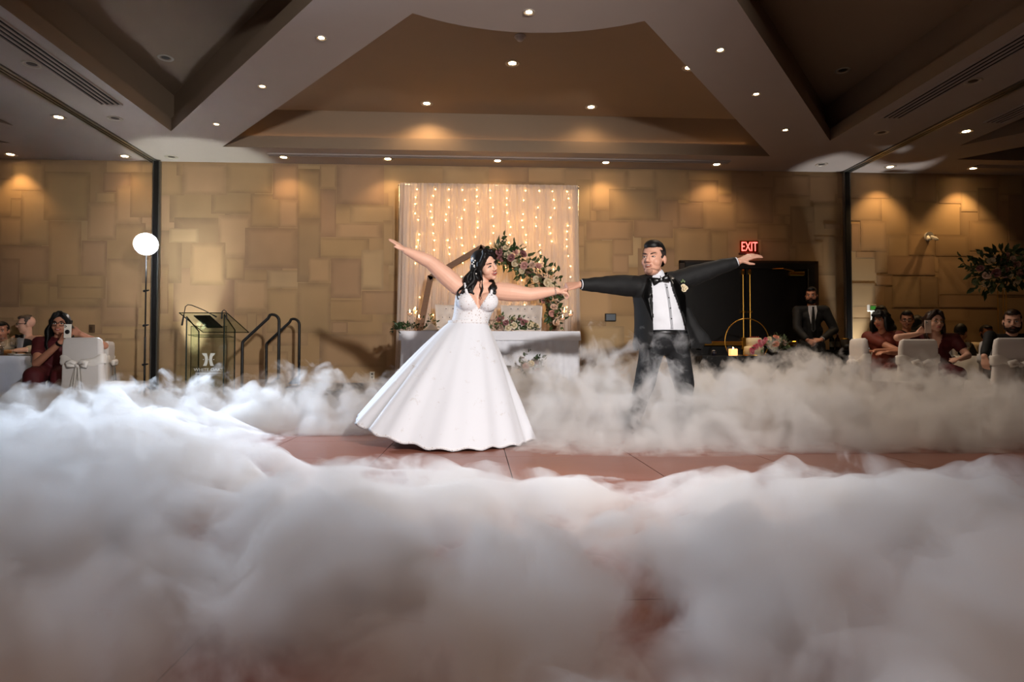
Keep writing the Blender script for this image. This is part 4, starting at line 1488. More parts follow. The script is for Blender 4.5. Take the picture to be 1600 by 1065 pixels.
def keep_bodice(co):
    x, y, z = co.x - .06, co.y + 5.45, co.z
    if z > 1.225 and y > 5.53:
        return False
    cx_ = .012
    if y < 5.52:
        top = 1.130 + abs(x - cx_) * 1.55       # V neck
        if abs(x - cx_) > .085:
            top = 1.262 - (abs(x - cx_) - .085) * .15
        return z < top
    return z < 1.25
cut_front(me, keep_bodice)
bod = link('bodice', me, m_lace, bride)
for sx, sh in ((-1, b_(-.125, 5.475, 1.405)), (1, b_(.14, 5.465, 1.36))):
    p0 = on_surface(me, .012 + .06 + sx * .10, 1.245, off=.0)
    bm = bmesh.new()
    tube(bm, [p0, p0.lerp(sh, .5) + V((0, -.025, .012)), sh, sh + V((-sx * .01, .07, -.06)), b_(sx * .10, 5.56, 1.24)], [.014, .010, .010, .010, .012], 8)
    obj('lace_strap', bm, m_lace, bride, True)
# skirt: swirling cone, lifted at the trailing side
def tulle():
    m = M('white_tulle', 0xe9eaee, .75, var=.02, scale=40, sheen=.3)
    nt = m.node_tree
    b = nt.nodes['Principled BSDF']
    tc = ND(nt, 'ShaderNodeTexCoord')
    nz = ND(nt, 'ShaderNodeTexNoise'); nz.inputs['Scale'].default_value = 9; nz.inputs['Detail'].default_value = 6; nz.inputs['Roughness'].default_value = .75
    nt.links.new(tc.outputs['Object'], nz.inputs['Vector'])
    mr = ND(nt, 'ShaderNodeMapRange'); nt.links.new(nz.outputs['Fac'], mr.inputs[0]); mr.inputs[1].default_value = .60; mr.inputs[2].default_value = .70
    mx = ND(nt, 'ShaderNodeMix', data_type='RGBA'); mx.inputs[6].default_value = lin(0xcfd1d8); mx.inputs[7].default_value = lin(0xb9b3b2)
    nt.links.new(mr.outputs[0], mx.inputs[0]); nt.links.new(mx.outputs[2], b.inputs['Base Color'])
    return m
m_tulle = tulle()
def skirt_ring(f, n=180, sc=1., seed=0.):
    ring = []
    e = f ** .92
    cx_, cy_ = lerp(-.080, -.285, e), lerp(5.48, 5.50, e)
    rx, ry = lerp(.162, .755, e) * sc, lerp(.130, .60, e) * sc
    for i in range(n):
        a = 2 * PI * i / n
        aw = a + .12 * math.sin(3 * a + 1) + .08 * noise.noise(V((2 * math.cos(a), 2 * math.sin(a), f)))
        fold = .45 * math.sin(9 * aw + 1.5 * f + seed) + .22 * math.sin(17 * aw + 2 + f) + .45 * math.sin(5 * aw + 1.2 * f + seed)
        k = 1 + .058 * fold * min(1, f * 1.6)
        x, y = math.cos(a), math.sin(a)
        zl = .20 * max(0, -x) ** 1.5 + .02
        z = lerp(1.02, zl - (.0 if sc == 1 else 0), f) + .010 * math.sin(23 * a + seed) * f
        ring.append(b_(cx_ + rx * x * k, cy_ + ry * y * k, max(.008, z)))
    return ring
bm = bmesh.new()
loft(bm, [skirt_ring(j / 26) for j in range(27)], False)
sk = obj('skirt', bm, m_tulle, bride, True)
bm = bmesh.new()
r0 = skirt_ring(1.0)
loft(bm, [skirt_ring(.985), [p + V((0, 0, -.004)) for p in skirt_ring(1.0, sc=1.012)], [p + V((0, 0, .004)) for p in skirt_ring(1.0, sc=.99)]], False)
obj('hem', bm, m_lace, sk, True)
bm = bmesh.new()
ring = lambda z, k: ell_ring(b_(-.078, 5.48, z), (1, 0, 0), (0, 1, 0), .168 * k, .137 * k, 48)
loft(bm, [ring(1.035, .99), ring(1.03, 1.03), ring(1.005, 1.03), ring(1.0, .99)], False)
obj('waistband', bm, m_lace, bride, True)
# hair
hb = lambda x, y, z: b_(x, y, z)
rg = random.Random(31)
locks = []
for i in range(15):       # falling behind and over her right shoulder
    f = i / 14
    x0 = lerp(-.055, .02, f); y0 = lerp(5.50, 5.38, rg.random())
    locks.append(([hb(x0 + .035, y0, 1.56), hb(x0 - .01, y0 - .01, 1.47), hb(x0 - .045, y0 - .03, 1.37), hb(x0 - .075 + rg.uniform(-.03, .02), 5.36 + rg.uniform(-.02, .05), 1.27 + rg.uniform(-.03, .04)), hb(x0 - .085 + rg.uniform(-.04, .05), 5.35, 1.19 + rg.uniform(.0, .08))], rg.uniform(.013, .020), .013))
for i in range(7):        # lock over her left shoulder
    locks.append(([hb(.10 + rg.uniform(-.01, .03), 5.53, 1.45), hb(.122 + rg.uniform(-.015, .02), 5.45, 1.365), hb(.137 + rg.uniform(-.02, .02), 5.37, 1.305), hb(.133 + rg.uniform(-.02, .02), 5.345, 1.25), hb(.120, 5.33, 1.20 + rg.uniform(0, .04))], rg.uniform(.014, .019), .010))
locks.append(([hb(.03, 5.36, 1.45), hb(.025, 5.34, 1.38), hb(.055, 5.335, 1.33), hb(.02, 5.325, 1.27), hb(.045, 5.32, 1.205), hb(.03, 5.32, 1.185)], .009, .014))
hr = long_hair(bride, mtb, m_hairb, locks, voxel=.0055)
bm = bmesh.new()
for i in range(14):
    p = mtb @ V((-.078 + .01 * math.sin(i), .03 + .012 * math.sin(i * 2.1), .085 - i * .011))
    ellipsoid(bm, p + V((-.008, -.03, 0)), (.007, .006, .007), None, 1)
obj('hair_vine', bm, M('pearl', 0xe8e2da, .25, var=.05), hr, True)
bm = bmesh.new()
for k in range(3):
    u, v = frame_of(wR - eR)
    tube(bm, [wR + (eR - wR).normalized() * (.012 + .008 * k) + (u * math.cos(a) + v * math.sin(a)) * .0315 for a in [2 * PI * i / 16 for i in range(17)]], .004, 6)
obj('bracelet', bm, M('silver', 0xcfcac4, .2, metal=1.), bride, True)
bm = bmesh.new()
p = mtb @ V((.080, .004, -.045)); capsule(bm, p, p + V((0, 0, -.02)), .004, .003, 8); obj('earring', bm, M('silver', 0xcfcac4), bride, True)

# ================================================================== the groom
groom = thing('person', 'groom in an open black tuxedo with bow tie and boutonniere, arms stretched wide', 'person', (1.62, 5.55, 0), group='the dancing couple')
def g_(x, y, z):
    return V((x - 1.62, y - 5.55, z))
mtg = Matrix.Translation(g_(1.535, 5.50, 1.578)) @ rot_to((-.62, -.78, -.03), (.06, 0, 1)).to_4x4() @ Matrix.Scale(1.22, 4)
sL, eL, wL = g_(1.375, 5.53, 1.345), g_(1.10, 5.46, 1.345), g_(.875, 5.42, 1.342)
sR, eR, wR = g_(1.80, 5.56, 1.405), g_(2.06, 5.52, 1.490), g_(2.285, 5.48, 1.560)
hipL, knL, anL = g_(1.55, 5.55, .88), g_(1.44, 5.47, .48), g_(1.36, 5.62, .09)
hipR, knR, anR = g_(1.74, 5.56, .88), g_(1.80, 5.50, .48), g_(1.86, 5.66, .09)
bm = bmesh.new()
head_geo(bm, mtg, g_(1.585, 5.55, 1.40), wide=1.08, nose=1.15)
ellipsoid(bm, mtg @ V((0, -.03, -.088)), (.062, .058, .04), None, 3)
capsule(bm, sL, sR, .055, .055, 16)
for s_, e_, w_ in ((sL, eL, wL), (sR, eR, wR)):
    capsule(bm, s_, e_, .058, .050, 16); capsule(bm, e_, w_, .050, .031, 16)
hand(bm, wL, (-1, -.10, -.13), (-.1, -.55, .8), -1, .70, .02, 1.25, thumb=(-.75, -.45, -.35))
hand(bm, wR, (.9, -.10, .38), (-.35, -.45, .8), 1, .16, .16, 1.25, thumb=(.80, -.35, -.45))
for c, r in ((g_(1.60, 5.56, 1.30), (.19, .13, .12)), (g_(1.61, 5.56, 1.15), (.20, .15, .15)), (g_(1.63, 5.56, 1.0), (.20, .155, .13)), (g_(1.645, 5.56, .90), (.19, .14, .11))):
    ellipsoid(bm, c, r, None, 3)
for h_, k_, a_ in ((hipL, knL, anL), (hipR, knR, anR)):
    capsule(bm, h_, k_, .095, .065); capsule(bm, k_, a_, .063, .04); capsule(bm, a_ - V((0, 0, .03)), a_ + V((0, -.16, -.06)), .04, .03)
link('body', remesh(bm, .0055, 3), M('groom_skin', 0xc4937c, .5, var=.06, scale=18, spec=.35), groom)
face(groom, mtg, m_lip2, m_hairb, 1.05, mouth_open=.25, eye_open=.45, smile=.2)
hg = short_hair(groom, mtg, m_hairb, .016, 1.06, line=.030, slope=.50, back=-.03, vol=.002)
bm = bmesh.new()
t = bmesh.new(); ellipsoid(t, (0, -.024, -.062), (.0595, .056, .050), None, 4); ellipsoid(t, (0, -.058, -.088), (.029, .025, .024), None, 4)
bmesh.ops.delete(t, geom=[v for v in t.verts if (v.co.z > -.060 and abs(v.co.x) < .045) or v.co.z > -.012 or (abs(v.co.x) < .026 and v.co.z > -.068)], context='VERTS')
merge(bm, t, mtg)
obj('beard', bm, m_stub, groom, True)
# shirt
bm = bmesh.new()
loft(bm, [ell_ring(g_(x, 5.555, z), (1, 0, 0), (0, 1, 0), a, c, 40) for z, x, a, c in ((1.41, 1.59, .10, .09), (1.37, 1.595, .17, .125), (1.30, 1.60, .205, .150), (1.18, 1.61, .213, .170), (1.05, 1.625, .214, .178), (.96, 1.64, .209, .170), (.88, 1.645, .20, .155))])
capsule(bm, g_(1.585, 5.545, 1.39), g_(1.575, 5.535, 1.435), .078, .070, 18)
shme = remesh(bm, .009, 6)
crease(shme, .005, (10, 6, 16))
shirt = link('shirt', shme, m_shirt, groom)
for w_, e_ in ((wL, eL), (wR, eR)):
    d = (e_ - w_).normalized(); u, v = frame_of(d)
    bm = bmesh.new()
    loft(bm, [ell_ring(w_ + d * s_, u, v, r_, r_, 20) for s_, r_ in ((.012, .034), (.008, .0405), (.012, .043), (.10, .048))], False)
    obj('shirt_cuff', bm, m_shirt, groom, True)
bm = strip(shme, [(-.010, 1.355), (.03, .96)], [(.012, 1.355), (.052, .96)], 12, .004); obj('placket', bm, m_shirt, shirt, True)
for k in range(4):
    p = on_surface(shme, lerp(.006, .035, k / 3), lerp(1.32, 1.05, k / 3), off=.007)
    bm = bmesh.new(); ellipsoid(bm, p, (.006, .003, .006), None, 2); obj('stud', bm, m_black, shirt, True)
bm = bmesh.new()
for sx in (-1, 1):
    c0 = g_(1.578, 5.455, 1.425)
    loft(bm, [[c0 + V((sx * .004, .0, .004)), c0 + V((sx * .07, .04, .012)), c0 + V((sx * .055, .01, -.045)), c0 + V((sx * .012, -.012, -.03))], [c0 + V((sx * .004, -.008, .004)), c0 + V((sx * .07, .03, .012)), c0 + V((sx * .055, .0, -.045)), c0 + V((sx * .012, -.02, -.03))]])
obj('collar', bm, m_shirt, shirt)
bm = bmesh.new()
c0 = g_(1.578, 5.425, 1.388)
tilt = Matrix.Translation(c0) @ Matrix.Rotation(R(-14), 4, 'Y') @ Matrix.Rotation(R(-12), 4, 'Z')
t = bmesh.new()
for sx in (-1, 1):
    rows = []
    for s_, h_, dpt in ((.008, .014, .016), (.03, .024, .018), (.055, .034, .016), (.070, .036, .012), (.074, .033, .004)):
        rows.append([V((sx * s_, -dpt, -h_)), V((sx * s_, -dpt * 1.25, 0)), V((sx * s_, -dpt, h_)), V((sx * s_, dpt * .5, h_)), V((sx * s_, dpt * .5, -h_))])
    loft(t, rows)
bbox(t, -.014, -.024, -.017, .014, .01, .017, .006, 2)
merge(bm, t, tilt)
obj('bow_tie', bm, m_satin, groom, True)
# jacket: loft torso plus sleeves, opened at the front
bm = bmesh.new()
prof = [(1.445, 1.585, 5.56, .085, .085), (1.42, 1.59, 5.56, .17, .11), (1.36, 1.59, 5.555, .235, .145), (1.24, 1.605, 5.55, .236, .18), (1.12, 1.615, 5.55, .236, .196), (1.0, 1.635, 5.55, .256, .20), (.90, 1.665, 5.55, .290, .205), (.84, 1.68, 5.55, .318, .205), (.78, 1.67, 5.55, .300, .20)]
loft(bm, [ell_ring(g_(x, y, z), (1, 0, 0), (0, 1, 0), a, c, 40) for z, x, y, a, c in prof])
ellipsoid(bm, sL + V((.02, 0, -.008)), (.105, .095, .092), None, 3); ellipsoid(bm, sR + V((-.02, 0, -.008)), (.105, .095, .092), None, 3)
for q_ in (sL, sR):
    capsule(bm, g_(1.585, 5.58, 1.405), q_ + V((0, 0, .005)), .068, .078, 16)
for s_, e_, w_ in ((sL, eL, wL), (sR, eR, wR)):
    m_ = s_.lerp(e_, .5); q = e_.lerp(w_, .80)
    capsule(bm, s_, m_, .096, .090, 18); capsule(bm, m_, e_, .090, .075, 18); capsule(bm, e_, q, .074, .055, 18)
    d = (w_ - e_).normalized(); u, v = frame_of(d)
    loft(bm, [ell_ring(q - d * .03, u, v, .056, .056, 18), ell_ring(q + d * .022, u, v, .054, .054, 18)])
# side panel swinging out
t_ = [(1.80, 5.48, 1.15, .05, .05), (1.86, 5.45, 1.0, .06, .035), (1.92, 5.43, .90, .085, .022), (1.945, 5.425, .835, .09, .018)]
loft(bm, [ell_ring(g_(x, y, z), (1, 0, 0), (0, 1, 0), a, c, 20) for x, y, z, a, c in t_])
jme = remesh(bm, .0085, 3)
crease(jme, .006, (14, 8, 10))     # cloth creases on the sleeves and body
def keep_jacket(co):
    x, y, z = co.x + 1.62, co.y + 5.55, co.z
    if y < 5.53 and z < 1.445:
        l = lerp(1.497, 1.500, sstep(1.43, .9, z)) - .02 * sstep(.90, .80, z)
        r_ = 1.655 + .145 * sstep(1.43, .86, z) + .02 * sstep(.9, .8, z)
        if z > 1.36:
            l = lerp(1.500, 1.525, (z - 1.36) / .08); 
        if l < x < r_:
            return False
    if z > 1.432 and (x - 1.585) ** 2 + (y - 5.55) ** 2 < .0066:
        return False
    if z < .79 and .0 < abs(x - 1.67) < .28 and abs(y - 5.55) < .19:
        return False
    return True
cut_front(jme, keep_jacket)
jk = link('jacket', jme, m_suit, groom)
so = jk.modifiers.new('thick', 'SOLIDIFY'); so.thickness = .006; so.offset = -1
bm = strip(jme, [(-.122, 1.415), (-.124, 1.2), (-.122, 1.0)], [(-.150, 1.41), (-.205, 1.25), (-.124, 1.0)], 14, .004); obj('lapel', bm, m_satin, jk, True)
bm = strip(jme, [(.045, 1.415), (.095, 1.2), (.165, .99)], [(.085, 1.42), (.185, 1.26), (.17, .99)], 14, .004); obj('lapel', bm, m_satin, jk, True)
# trousers
bm = bmesh.new()
ellipsoid(bm, g_(1.645, 5.555, .88), (.205, .165, .10), None, 3)
loft(bm, [ell_ring(g_(1.645, 5.555, z), (1, 0, 0), (0, 1, 0), a, c, 30) for z, a, c in ((.74, .12, .08), (.80, .19, .14), (.86, .213, .168), (.945, .212, .172))])
for h_, k_, a_ in ((hipL, knL, anL), (hipR, knR, anR)):
    capsule(bm, h_, k_, .118, .088, 18); capsule(bm, k_, a_ + V((0, 0, .03)), .088, .072, 18)
tme = remesh(bm, .011, 9)
crease(tme, .008, (9, 7, 5))
tr = link('trousers', tme, m_trous, groom)
bm = bmesh.new(); loft(bm, [ell_ring(g_(1.645, 5.555, z), (1, 0, 0), (0, 1, 0), a, a * .81, 40) for z, a in ((.955, .205), (.955, .2165), (.915, .2165), (.915, .205))], False); obj('waistband', bm, m_satin, tr, True)
for a_ in (anL, anR):
    bm = bmesh.new(); capsule(bm, a_ + V((0, .03, -.05)), a_ + V((0, -.19, -.055)), .042, .036, 14); o = link('shoe', remesh(bm, .01, 2), m_shoe, groom)
# boutonniere
p = on_surface(jme, .160, 1.335, off=.02)
bt = bmesh.new(); ellipsoid(bt, p + V((0, .008, -.03)), (.006, .006, .035), None, 2); bo = obj('boutonniere', bt, m_stem, groom, True)
ROSE_W = rose_mesh('rose', m_rose4, .02, 12)
for dx, dz in ((0, .0), (.018, -.014), (.004, -.03)):
    place(ROSE_W, 'rose', bo, Matrix.Translation(p + V((dx, -.006, dz))) @ Matrix.Rotation(R(70), 4, 'X'), .95)
for dx, dz, a in ((-.02, .03, 30), (-.005, .04, 5), (.012, .03, -20), (-.01, -.05, 160)):
    place(LEAVES[1], 'leaf', bo, Matrix.Translation(p + V((dx, .0, dz))) @ Matrix.Rotation(R(a), 4, 'Y') @ Matrix.Rotation(R(85), 4, 'X'), .5)
# ------------------------------------------------------------------ covered banquet chairs
m_cover = M('white_chair_cover', 0xd9d4d0, .8, var=.03, scale=15)
m_sash = M('ivory_sash', 0xe4dfd8, .55, var=.03, scale=15)
def chair_proto():
    t = thing('banquet_chair', '', 'chair')
    bm = bmesh.new()
    def rr(z, y0, y1, hw, n=10):
        # rounded rectangle ring
        pts = []
        r = min(.035, (y1 - y0) / 2.1)
        for cx_, cy_, a0 in ((hw - r, y1 - r, 0), (-hw + r, y1 - r, 90), (-hw + r, y0 + r, 180), (hw - r, y0 + r, 270)):
            for k in range(n + 1):
                a = R(a0 + 90 * k / n); pts.append(V((cx_ + r * math.cos(a), cy_ + r * math.sin(a), z)))
        return pts
    rings = [rr(.006, -.27, .30, .27), rr(.20, -.255, .285, .255), rr(.45, -.24, .265, .240), rr(.475, -.225, .262, .236)]
    rings += [rr(.482, .17, .262, .236), rr(.60, .185, .262, .234), rr(.85, .20, .268, .228), rr(.915, .207, .264, .215), rr(.935, .222, .252, .18)]
    loft(bm, rings)
    for v in bm.verts:
        if v.co.z < .47:
            a = math.atan2(v.co.y, v.co.x)
            k = (1 - v.co.z / .47) * .018
            v.co.x *= 1 + k * math.sin(a * 11); v.co.y *= 1 + k * math.sin(a * 13 + 1)
    obj('chair_cover', bm, m_cover, t, True)
    bm = bmesh.new()          # sash band round the back, dipping to the knot
    n = 40
    rows = []
    for z_, e in ((.05, .004), (.028, .014), (0, .010), (-.028, .014), (-.05, .004)):
        row = []
        for i in range(n):
            a = 2 * PI * i / n
            x = math.copysign(abs(math.cos(a)) ** .5, math.cos(a)) * (.240 + e); y = .226 + math.copysign(abs(math.sin(a)) ** .5, math.sin(a)) * (.042 + e)
            dip = .055 * (1 - min(1, abs(x) / .22)) if y > .23 else 0
            row.append(V((x, y, .71 + z_ * (1 - .45 * (dip / .055)) - dip + .012 * math.sin(x * 30 + z_ * 60))))
        rows.append(row)
    loft(bm, rows, False)
    obj('sash', bm, m_sash, t, True)
    bm = bmesh.new()
    ellipsoid(bm, (0, .292, .655), (.034, .026, .030), None, 3)
    obj('knot', bm, m_sash, t, True)
    for sx in (-1, 1):
        bm = bmesh.new()
        rows = []
        for j in range(9):
            f = j / 8
            w = lerp(.022, .062, f)
            cx_ = sx * lerp(.012, .055, f); z = .65 - .44 * f
            rows.append([V((cx_ + w * u, .296 + .010 * math.sin(u * 6 + f * 2) + .018 * f, z - .03 * sx * u * f)) for u in (-1, -.66, -.33, 0, .33, .66, 1)])
        loft(bm, rows, False, False)
        bmesh.ops.solidify(bm, geom=list(bm.faces), thickness=.003)
        obj('sash_tail', bm, m_sash, t, True)
        bm = bmesh.new()
        pts = [(0, .295, .655), (sx * .06, .305, .69), (sx * .11, .30, .675), (sx * .10, .30, .645), (sx * .03, .30, .648)]
        tube(bm, pts, [.018, .024, .026, .022, .014], 8)
        obj('bow_loop', bm, m_sash, t, True)
    return t
ch0 = chair_proto()
first = [True]
def chair(x, y, deg, label, group='covered banquet chairs'):
    o = ch0 if first[0] else copy_tree(ch0)
    first[0] = False
    o.location = (x, y, -.012); o.rotation_euler = (0, 0, R(deg))
    return tag(o, label, 'chair', group)
chair(-4.01, 7.05, 168, 'white covered chair with a bow in front of the guest with black glasses')
chair(-4.93, 8.38, -70, 'white covered chair seen from its side between the bow chair and the lectern')
chair(4.33, 6.63, 76, 'white covered chair turned sideways beside the guest in a rust dress')
chair(4.93, 7.16, 182, 'white covered chair with a bow under the outstretched arm of the guest holding a phone')
chair(5.62, 6.60, 174, 'white covered chair under the arm of the bearded guest in a dark suit')
chair(-4.86, 7.64, 26, 'white covered chair under the guest with black glasses')
chair(-6.22, 9.21, -8, 'white covered chair under the waiter with glasses')
chair(-6.76, 9.52, -5, 'white covered chair under the waiter without glasses')
chair(5.67, 7.64, -25, 'white covered chair under the guest in the maroon dress')
chair(6.25, 7.20, -20, 'white covered chair under the bearded guest in a dark suit')
chair(6.11, 8.82, -14, 'white covered chair under the guest with dark glasses')
chair(7.06, 9.01, 90, 'white covered chair under the guest in a dark jacket')
chair(6.15, 9.43, -90, 'white covered chair under the guest hidden behind the rust dress')
chair(6.80, 9.585, 90, 'white covered chair under the long haired guest turned away')
chair(5.40, 8.20, -48, 'white covered chair under the guest in a rust dress')
chair(7.89, 9.55, -6, 'white covered chair under the guest in a cream shirt')

# ------------------------------------------------------------------ round tables
m_blue = M('pale_blue_cloth', 0xaeb6c6, .8, var=.04, scale=15)
m_ivory = M('ivory_tablecloth', 0xcfc4b4, .8, var=.04, scale=15)
m_china = M('white_china', 0xe8e6e2, .25, var=.02)
def round_table(x, y, r, mat, lab, clab):
    t = thing('round_table', lab, 'table', (x, y, -.012))
    bm = bmesh.new(); lathe(bm, [(.001, .72), (r - .02, .72), (r - .02, .745), (.001, .745)], 40); obj('tabletop', bm, m_wood2, t)
    for k in range(4):
        a = R(45 + 90 * k); bm = bmesh.new(); tube(bm, [(.5 * r * math.cos(a), .5 * r * math.sin(a), 0), (.5 * r * math.cos(a), .5 * r * math.sin(a), .72)], .015, 8); obj('leg', bm, m_alu, t)
    c = thing('tablecloth', clab, 'tablecloth', (x, y, -.012))
    bm = bmesh.new()
    n = 140
    rows = [[V((q * math.cos(2 * PI * i / n), q * math.sin(2 * PI * i / n), .752)) for i in range(n)] for q in (.01, r * .6, r - .01)]
    for z, e, am in ((.742, .006, 0), (.65, .02, .3), (.35, .045, .8), (.03, .07, 1)):
        rows.append([V(((r + e + .035 * am * math.sin(17 * 2 * PI * i / n + math.sin(5 * i / n * 6.28))) * math.cos(2 * PI * i / n), (r + e + .035 * am * math.sin(17 * 2 * PI * i / n + math.sin(5 * i / n * 6.28))) * math.sin(2 * PI * i / n), z)) for i in range(n)])
    loft(bm, rows, False)
    obj('cloth', bm, mat, c, True)
round_table(-5.98, 7.95, .62, m_blue, 'round dining table between the waiter and the guest with black glasses', 'pale blue cloth over the round table in front of the waiter')
round_table(6.80, 8.05, .60, m_ivory, 'round dining table under the tall flower centrepiece', 'ivory cloth over the round table under the tall flower centrepiece')
TT = .742
def wine_glass(x, y, label, h=.20, r=.036, group='glasses on the guest tables'):
    t = thing('wine_glass', label, 'glass', (x, y, TT), group=group)
    bm = bmesh.new(); lathe(bm, [(.001, .001), (.034, .002), (.030, .006), (.005, .012), (.004, h * .45)], 16); obj('stem', bm, m_clear, t, True)
    bm = bmesh.new(); lathe(bm, [(.004, h * .45), (r * .8, h * .55), (r, h * .70), (r * .85, h)], 18); obj('bowl', bm, m_clear, t, True)
def tumbler(x, y, label, mat, h=.11, r=.034, group='glasses on the guest tables'):
    t = thing('drinking_glass', label, 'glass', (x, y, TT), group=group)
    bm = bmesh.new(); lathe(bm, [(.001, .002), (r * .85, .002), (r, h), (r * .94, h), (r * .8, .012)], 16); obj('cup', bm, m_clear, t, True)
    bm = bmesh.new(); lathe(bm, [(.001, .010), (r * .79, .012), (r * .86, h * .75), (.001, h * .75)], 16); obj('drink', bm, mat, t, True)
m_water = glass_mat('water', 0xdfe6e6, .1)
m_juice = M('yellow_drink', 0xc9a23a, .2, var=.05)
for x, y in ((-5.50, 7.88), (-5.58, 8.02), (-5.62, 7.90)):
    wine_glass(x, y, 'stemmed wine glass on the pale blue tablecloth', .21, .042)
tumbler(-5.52, 7.73, 'short water glass at the near rim of the pale blue tablecloth', m_water)
for x, y in ((6.31, 8.12), (6.38, 8.00)):
    wine_glass(x, y, 'stemmed glass on the ivory tablecloth', .2, .034)
tumbler(6.28, 7.90, 'glass of yellow drink on the ivory tablecloth', m_juice)
tumbler(6.60, 7.62, 'water glass on the ivory tablecloth by the guest in a cream shirt', m_water)
def plate(x, y, label, r=.13):
    t = thing('dinner_plate', label, 'plate', (x, y, TT), group='plates on the guest tables')
    bm = bmesh.new(); lathe(bm, [(.001, .008), (r * .6, .008), (r * .68, .014), (r, .022), (r, .017), (r * .6, .001), (.001, .001)], 28); obj('dish', bm, m_china, t, True)
    bm = bmesh.new(); ellipsoid(bm, (0, .01, .02), (.05, .04, .018), None, 2); obj('food', bm, M('bread', 0x9c6a3a, .7, var=.2), t, True)
plate(-5.64, 8.23, 'dinner plate at the rim of the pale blue tablecloth near the waiter')
plate(6.48, 7.78, 'dinner plate at the rim of the ivory tablecloth')
t = thing('serving_tray', 'bread tray on the pale blue tablecloth by the waiter', 'tray', (-5.96, 8.33, TT))
bm = bmesh.new(); bbox(bm, -.16, -.10, 0, .16, .10, .02, .006, 1); obj('board', bm, m_wood, t)
for k in range(3):
    bm = bmesh.new(); ellipsoid(bm, (-.09 + .09 * k, 0, .045), (.045, .06, .03), None, 2); obj('bread_roll', bm, M('bread', 0x9c6a3a), t, True)

t = thing('tall_flower_centrepiece', 'tall dark centrepiece of roses and leaves on a slim stand', 'flowers', (6.84, 7.98, TT))
bm = bmesh.new(); lathe(bm, [(.001, .001), (.13, .003), (.12, .012), (.012, .02)], 24); obj('stand_base', bm, m_brass, t, True)
for k in range(3):
    a = 2 * PI * k / 3
    bm = bmesh.new(); tube(bm, [(.05 * math.cos(a), .05 * math.sin(a), .01), (.05 * math.cos(a), .05 * math.sin(a), .85)], .006, 6); obj('stand_rod', bm, m_brass, t)
bouquet(t, [(-.22, 0, 1.08), (0, -.04, 1.14), (.22, 0, 1.10)], [.26, .28, .26], 22, 290, 41, rs=1.15, ls=1.7, single=True)
rg = random.Random(8)
for k in range(16):
    u = k / 15
    place(LEAVES[2], 'leaf', t, mat_along(V((lerp(-.35, -.60, u) , -.05, 1.12 + .05 * math.sin(k) + .12 * u)), rand_dir(rg, (-.8, 0, .3)), rg), 1.2)

# ------------------------------------------------------------------ cake table by the double door
m_blackcloth = M('black_tablecloth', 0x0b0a0b, .8, var=.2, scale=10)
t = thing('cake_table', 'long table under a black cloth carrying the wedding cake', 'table', (3.68, 8.42, -.012))
bm = bmesh.new(); bbox(bm, -.80, -.36, .735, .72, .36, .752, .005, 1); obj('cloth_top', bm, m_blackcloth, t)
bm = skirt(.76, .36, .01, .745, .012, .11, .03, 300, 6); bmesh.ops.translate(bm, verts=bm.verts, vec=(-.04, 0, 0)); obj('cloth_skirt', bm, m_blackcloth, t, True)
CT = .741
m_icing = M('cream_icing', 0xd9c8a2, .6, var=.05, scale=12)
t = thing('wedding_cake', 'two tier cream cake with a cascade of pink flowers', 'cake', (3.66, 8.30, CT))
bm = bmesh.new(); lathe(bm, [(.001, 0), (.16, 0), (.16, .012), (.001, .012)], 32); obj('cake_board', bm, m_brass, t)
for r, z0, z1 in ((.125, .012, .125), (.098, .125, .235)):
    bm = bmesh.new(); lathe(bm, [(.001, z0), (r, z0), (r, z1 - .01), (r - .01, z1), (.001, z1)], 36); obj('tier', bm, m_icing, t, True)
rg = random.Random(6)
for k in range(17):
    f = k / 16
    place(ROSE_PINK, 'rose', t, Matrix.Translation((lerp(-.09, .10, f) + rg.uniform(-.02, .02), lerp(-.13, -.10, f), lerp(.05, .21, f) + rg.uniform(-.03, .03))) @ Matrix.Rotation(R(75), 4, 'X'), .85)
for x, z in ((.11, .11), (.06, .08), (-.10, .12), (.12, .20)):
    place(LEAVES[0], 'leaf', t, mat_along(V((x, -.13, z)), (rg.uniform(-1, 1), -.4, -.3), rg), 1.0)
for k in range(5):
    bm = bmesh.new(); ellipsoid(bm, (-.06 + .028 * k, -.02, .243), (.013, .013, .012), None, 2); obj('berry', bm, M('red_berry', 0x7a2a1c, .3), t, True)
t = thing('gold_hoop', 'thin gold hoop stand around the wedding cake', 'hoop', (3.665, 8.53, CT))
bm = bmesh.new(); tube(bm, [(.305 * math.sin(2 * PI * i / 48), 0, .19 + .305 * math.cos(2 * PI * i / 48)) for i in range(8, 41 + 48 - 40)] , .007, 8) if False else None
bm = bmesh.new()
pts = []
for i in range(61):
    a = R(-128 + 256 * i / 60); pts.append((.305 * math.sin(a), 0, .20 + .305 * math.cos(a)))
tube(bm, pts, .0075, 8)
obj('ring', bm, m_brass, t, True)
bm = bmesh.new(); bbox(bm, -.2, -.04, 0, .2, .04, .012, .004, 1)
for p in (pts[0], pts[-1]):
    tube(bm, [(p[0], 0, .005), p], .0075, 8)
obj('foot', bm, m_brass, t)
t = thing('cake_table_flowers', 'vase of apricot and cream roses beside the wedding cake', 'flowers', (4.02, 8.36, CT))
bouquet(t, [(-.07, 0, .17), (.08, 0, .17)], [.11, .10], 7, 90, 15, roses=[ROSE_APR, ROSES[3], ROSE_APR, ROSES[1]], rs=1.0)
bm = bmesh.new(); lathe(bm, [(.04, 0), (.055, .05), (.04, .12), (.045, .14)], 16); obj('vase', bm, m_clear, t, True)
t = thing('votive_candle', 'glowing square votive candle on the cake table', 'candle', (3.345, 8.22, CT))
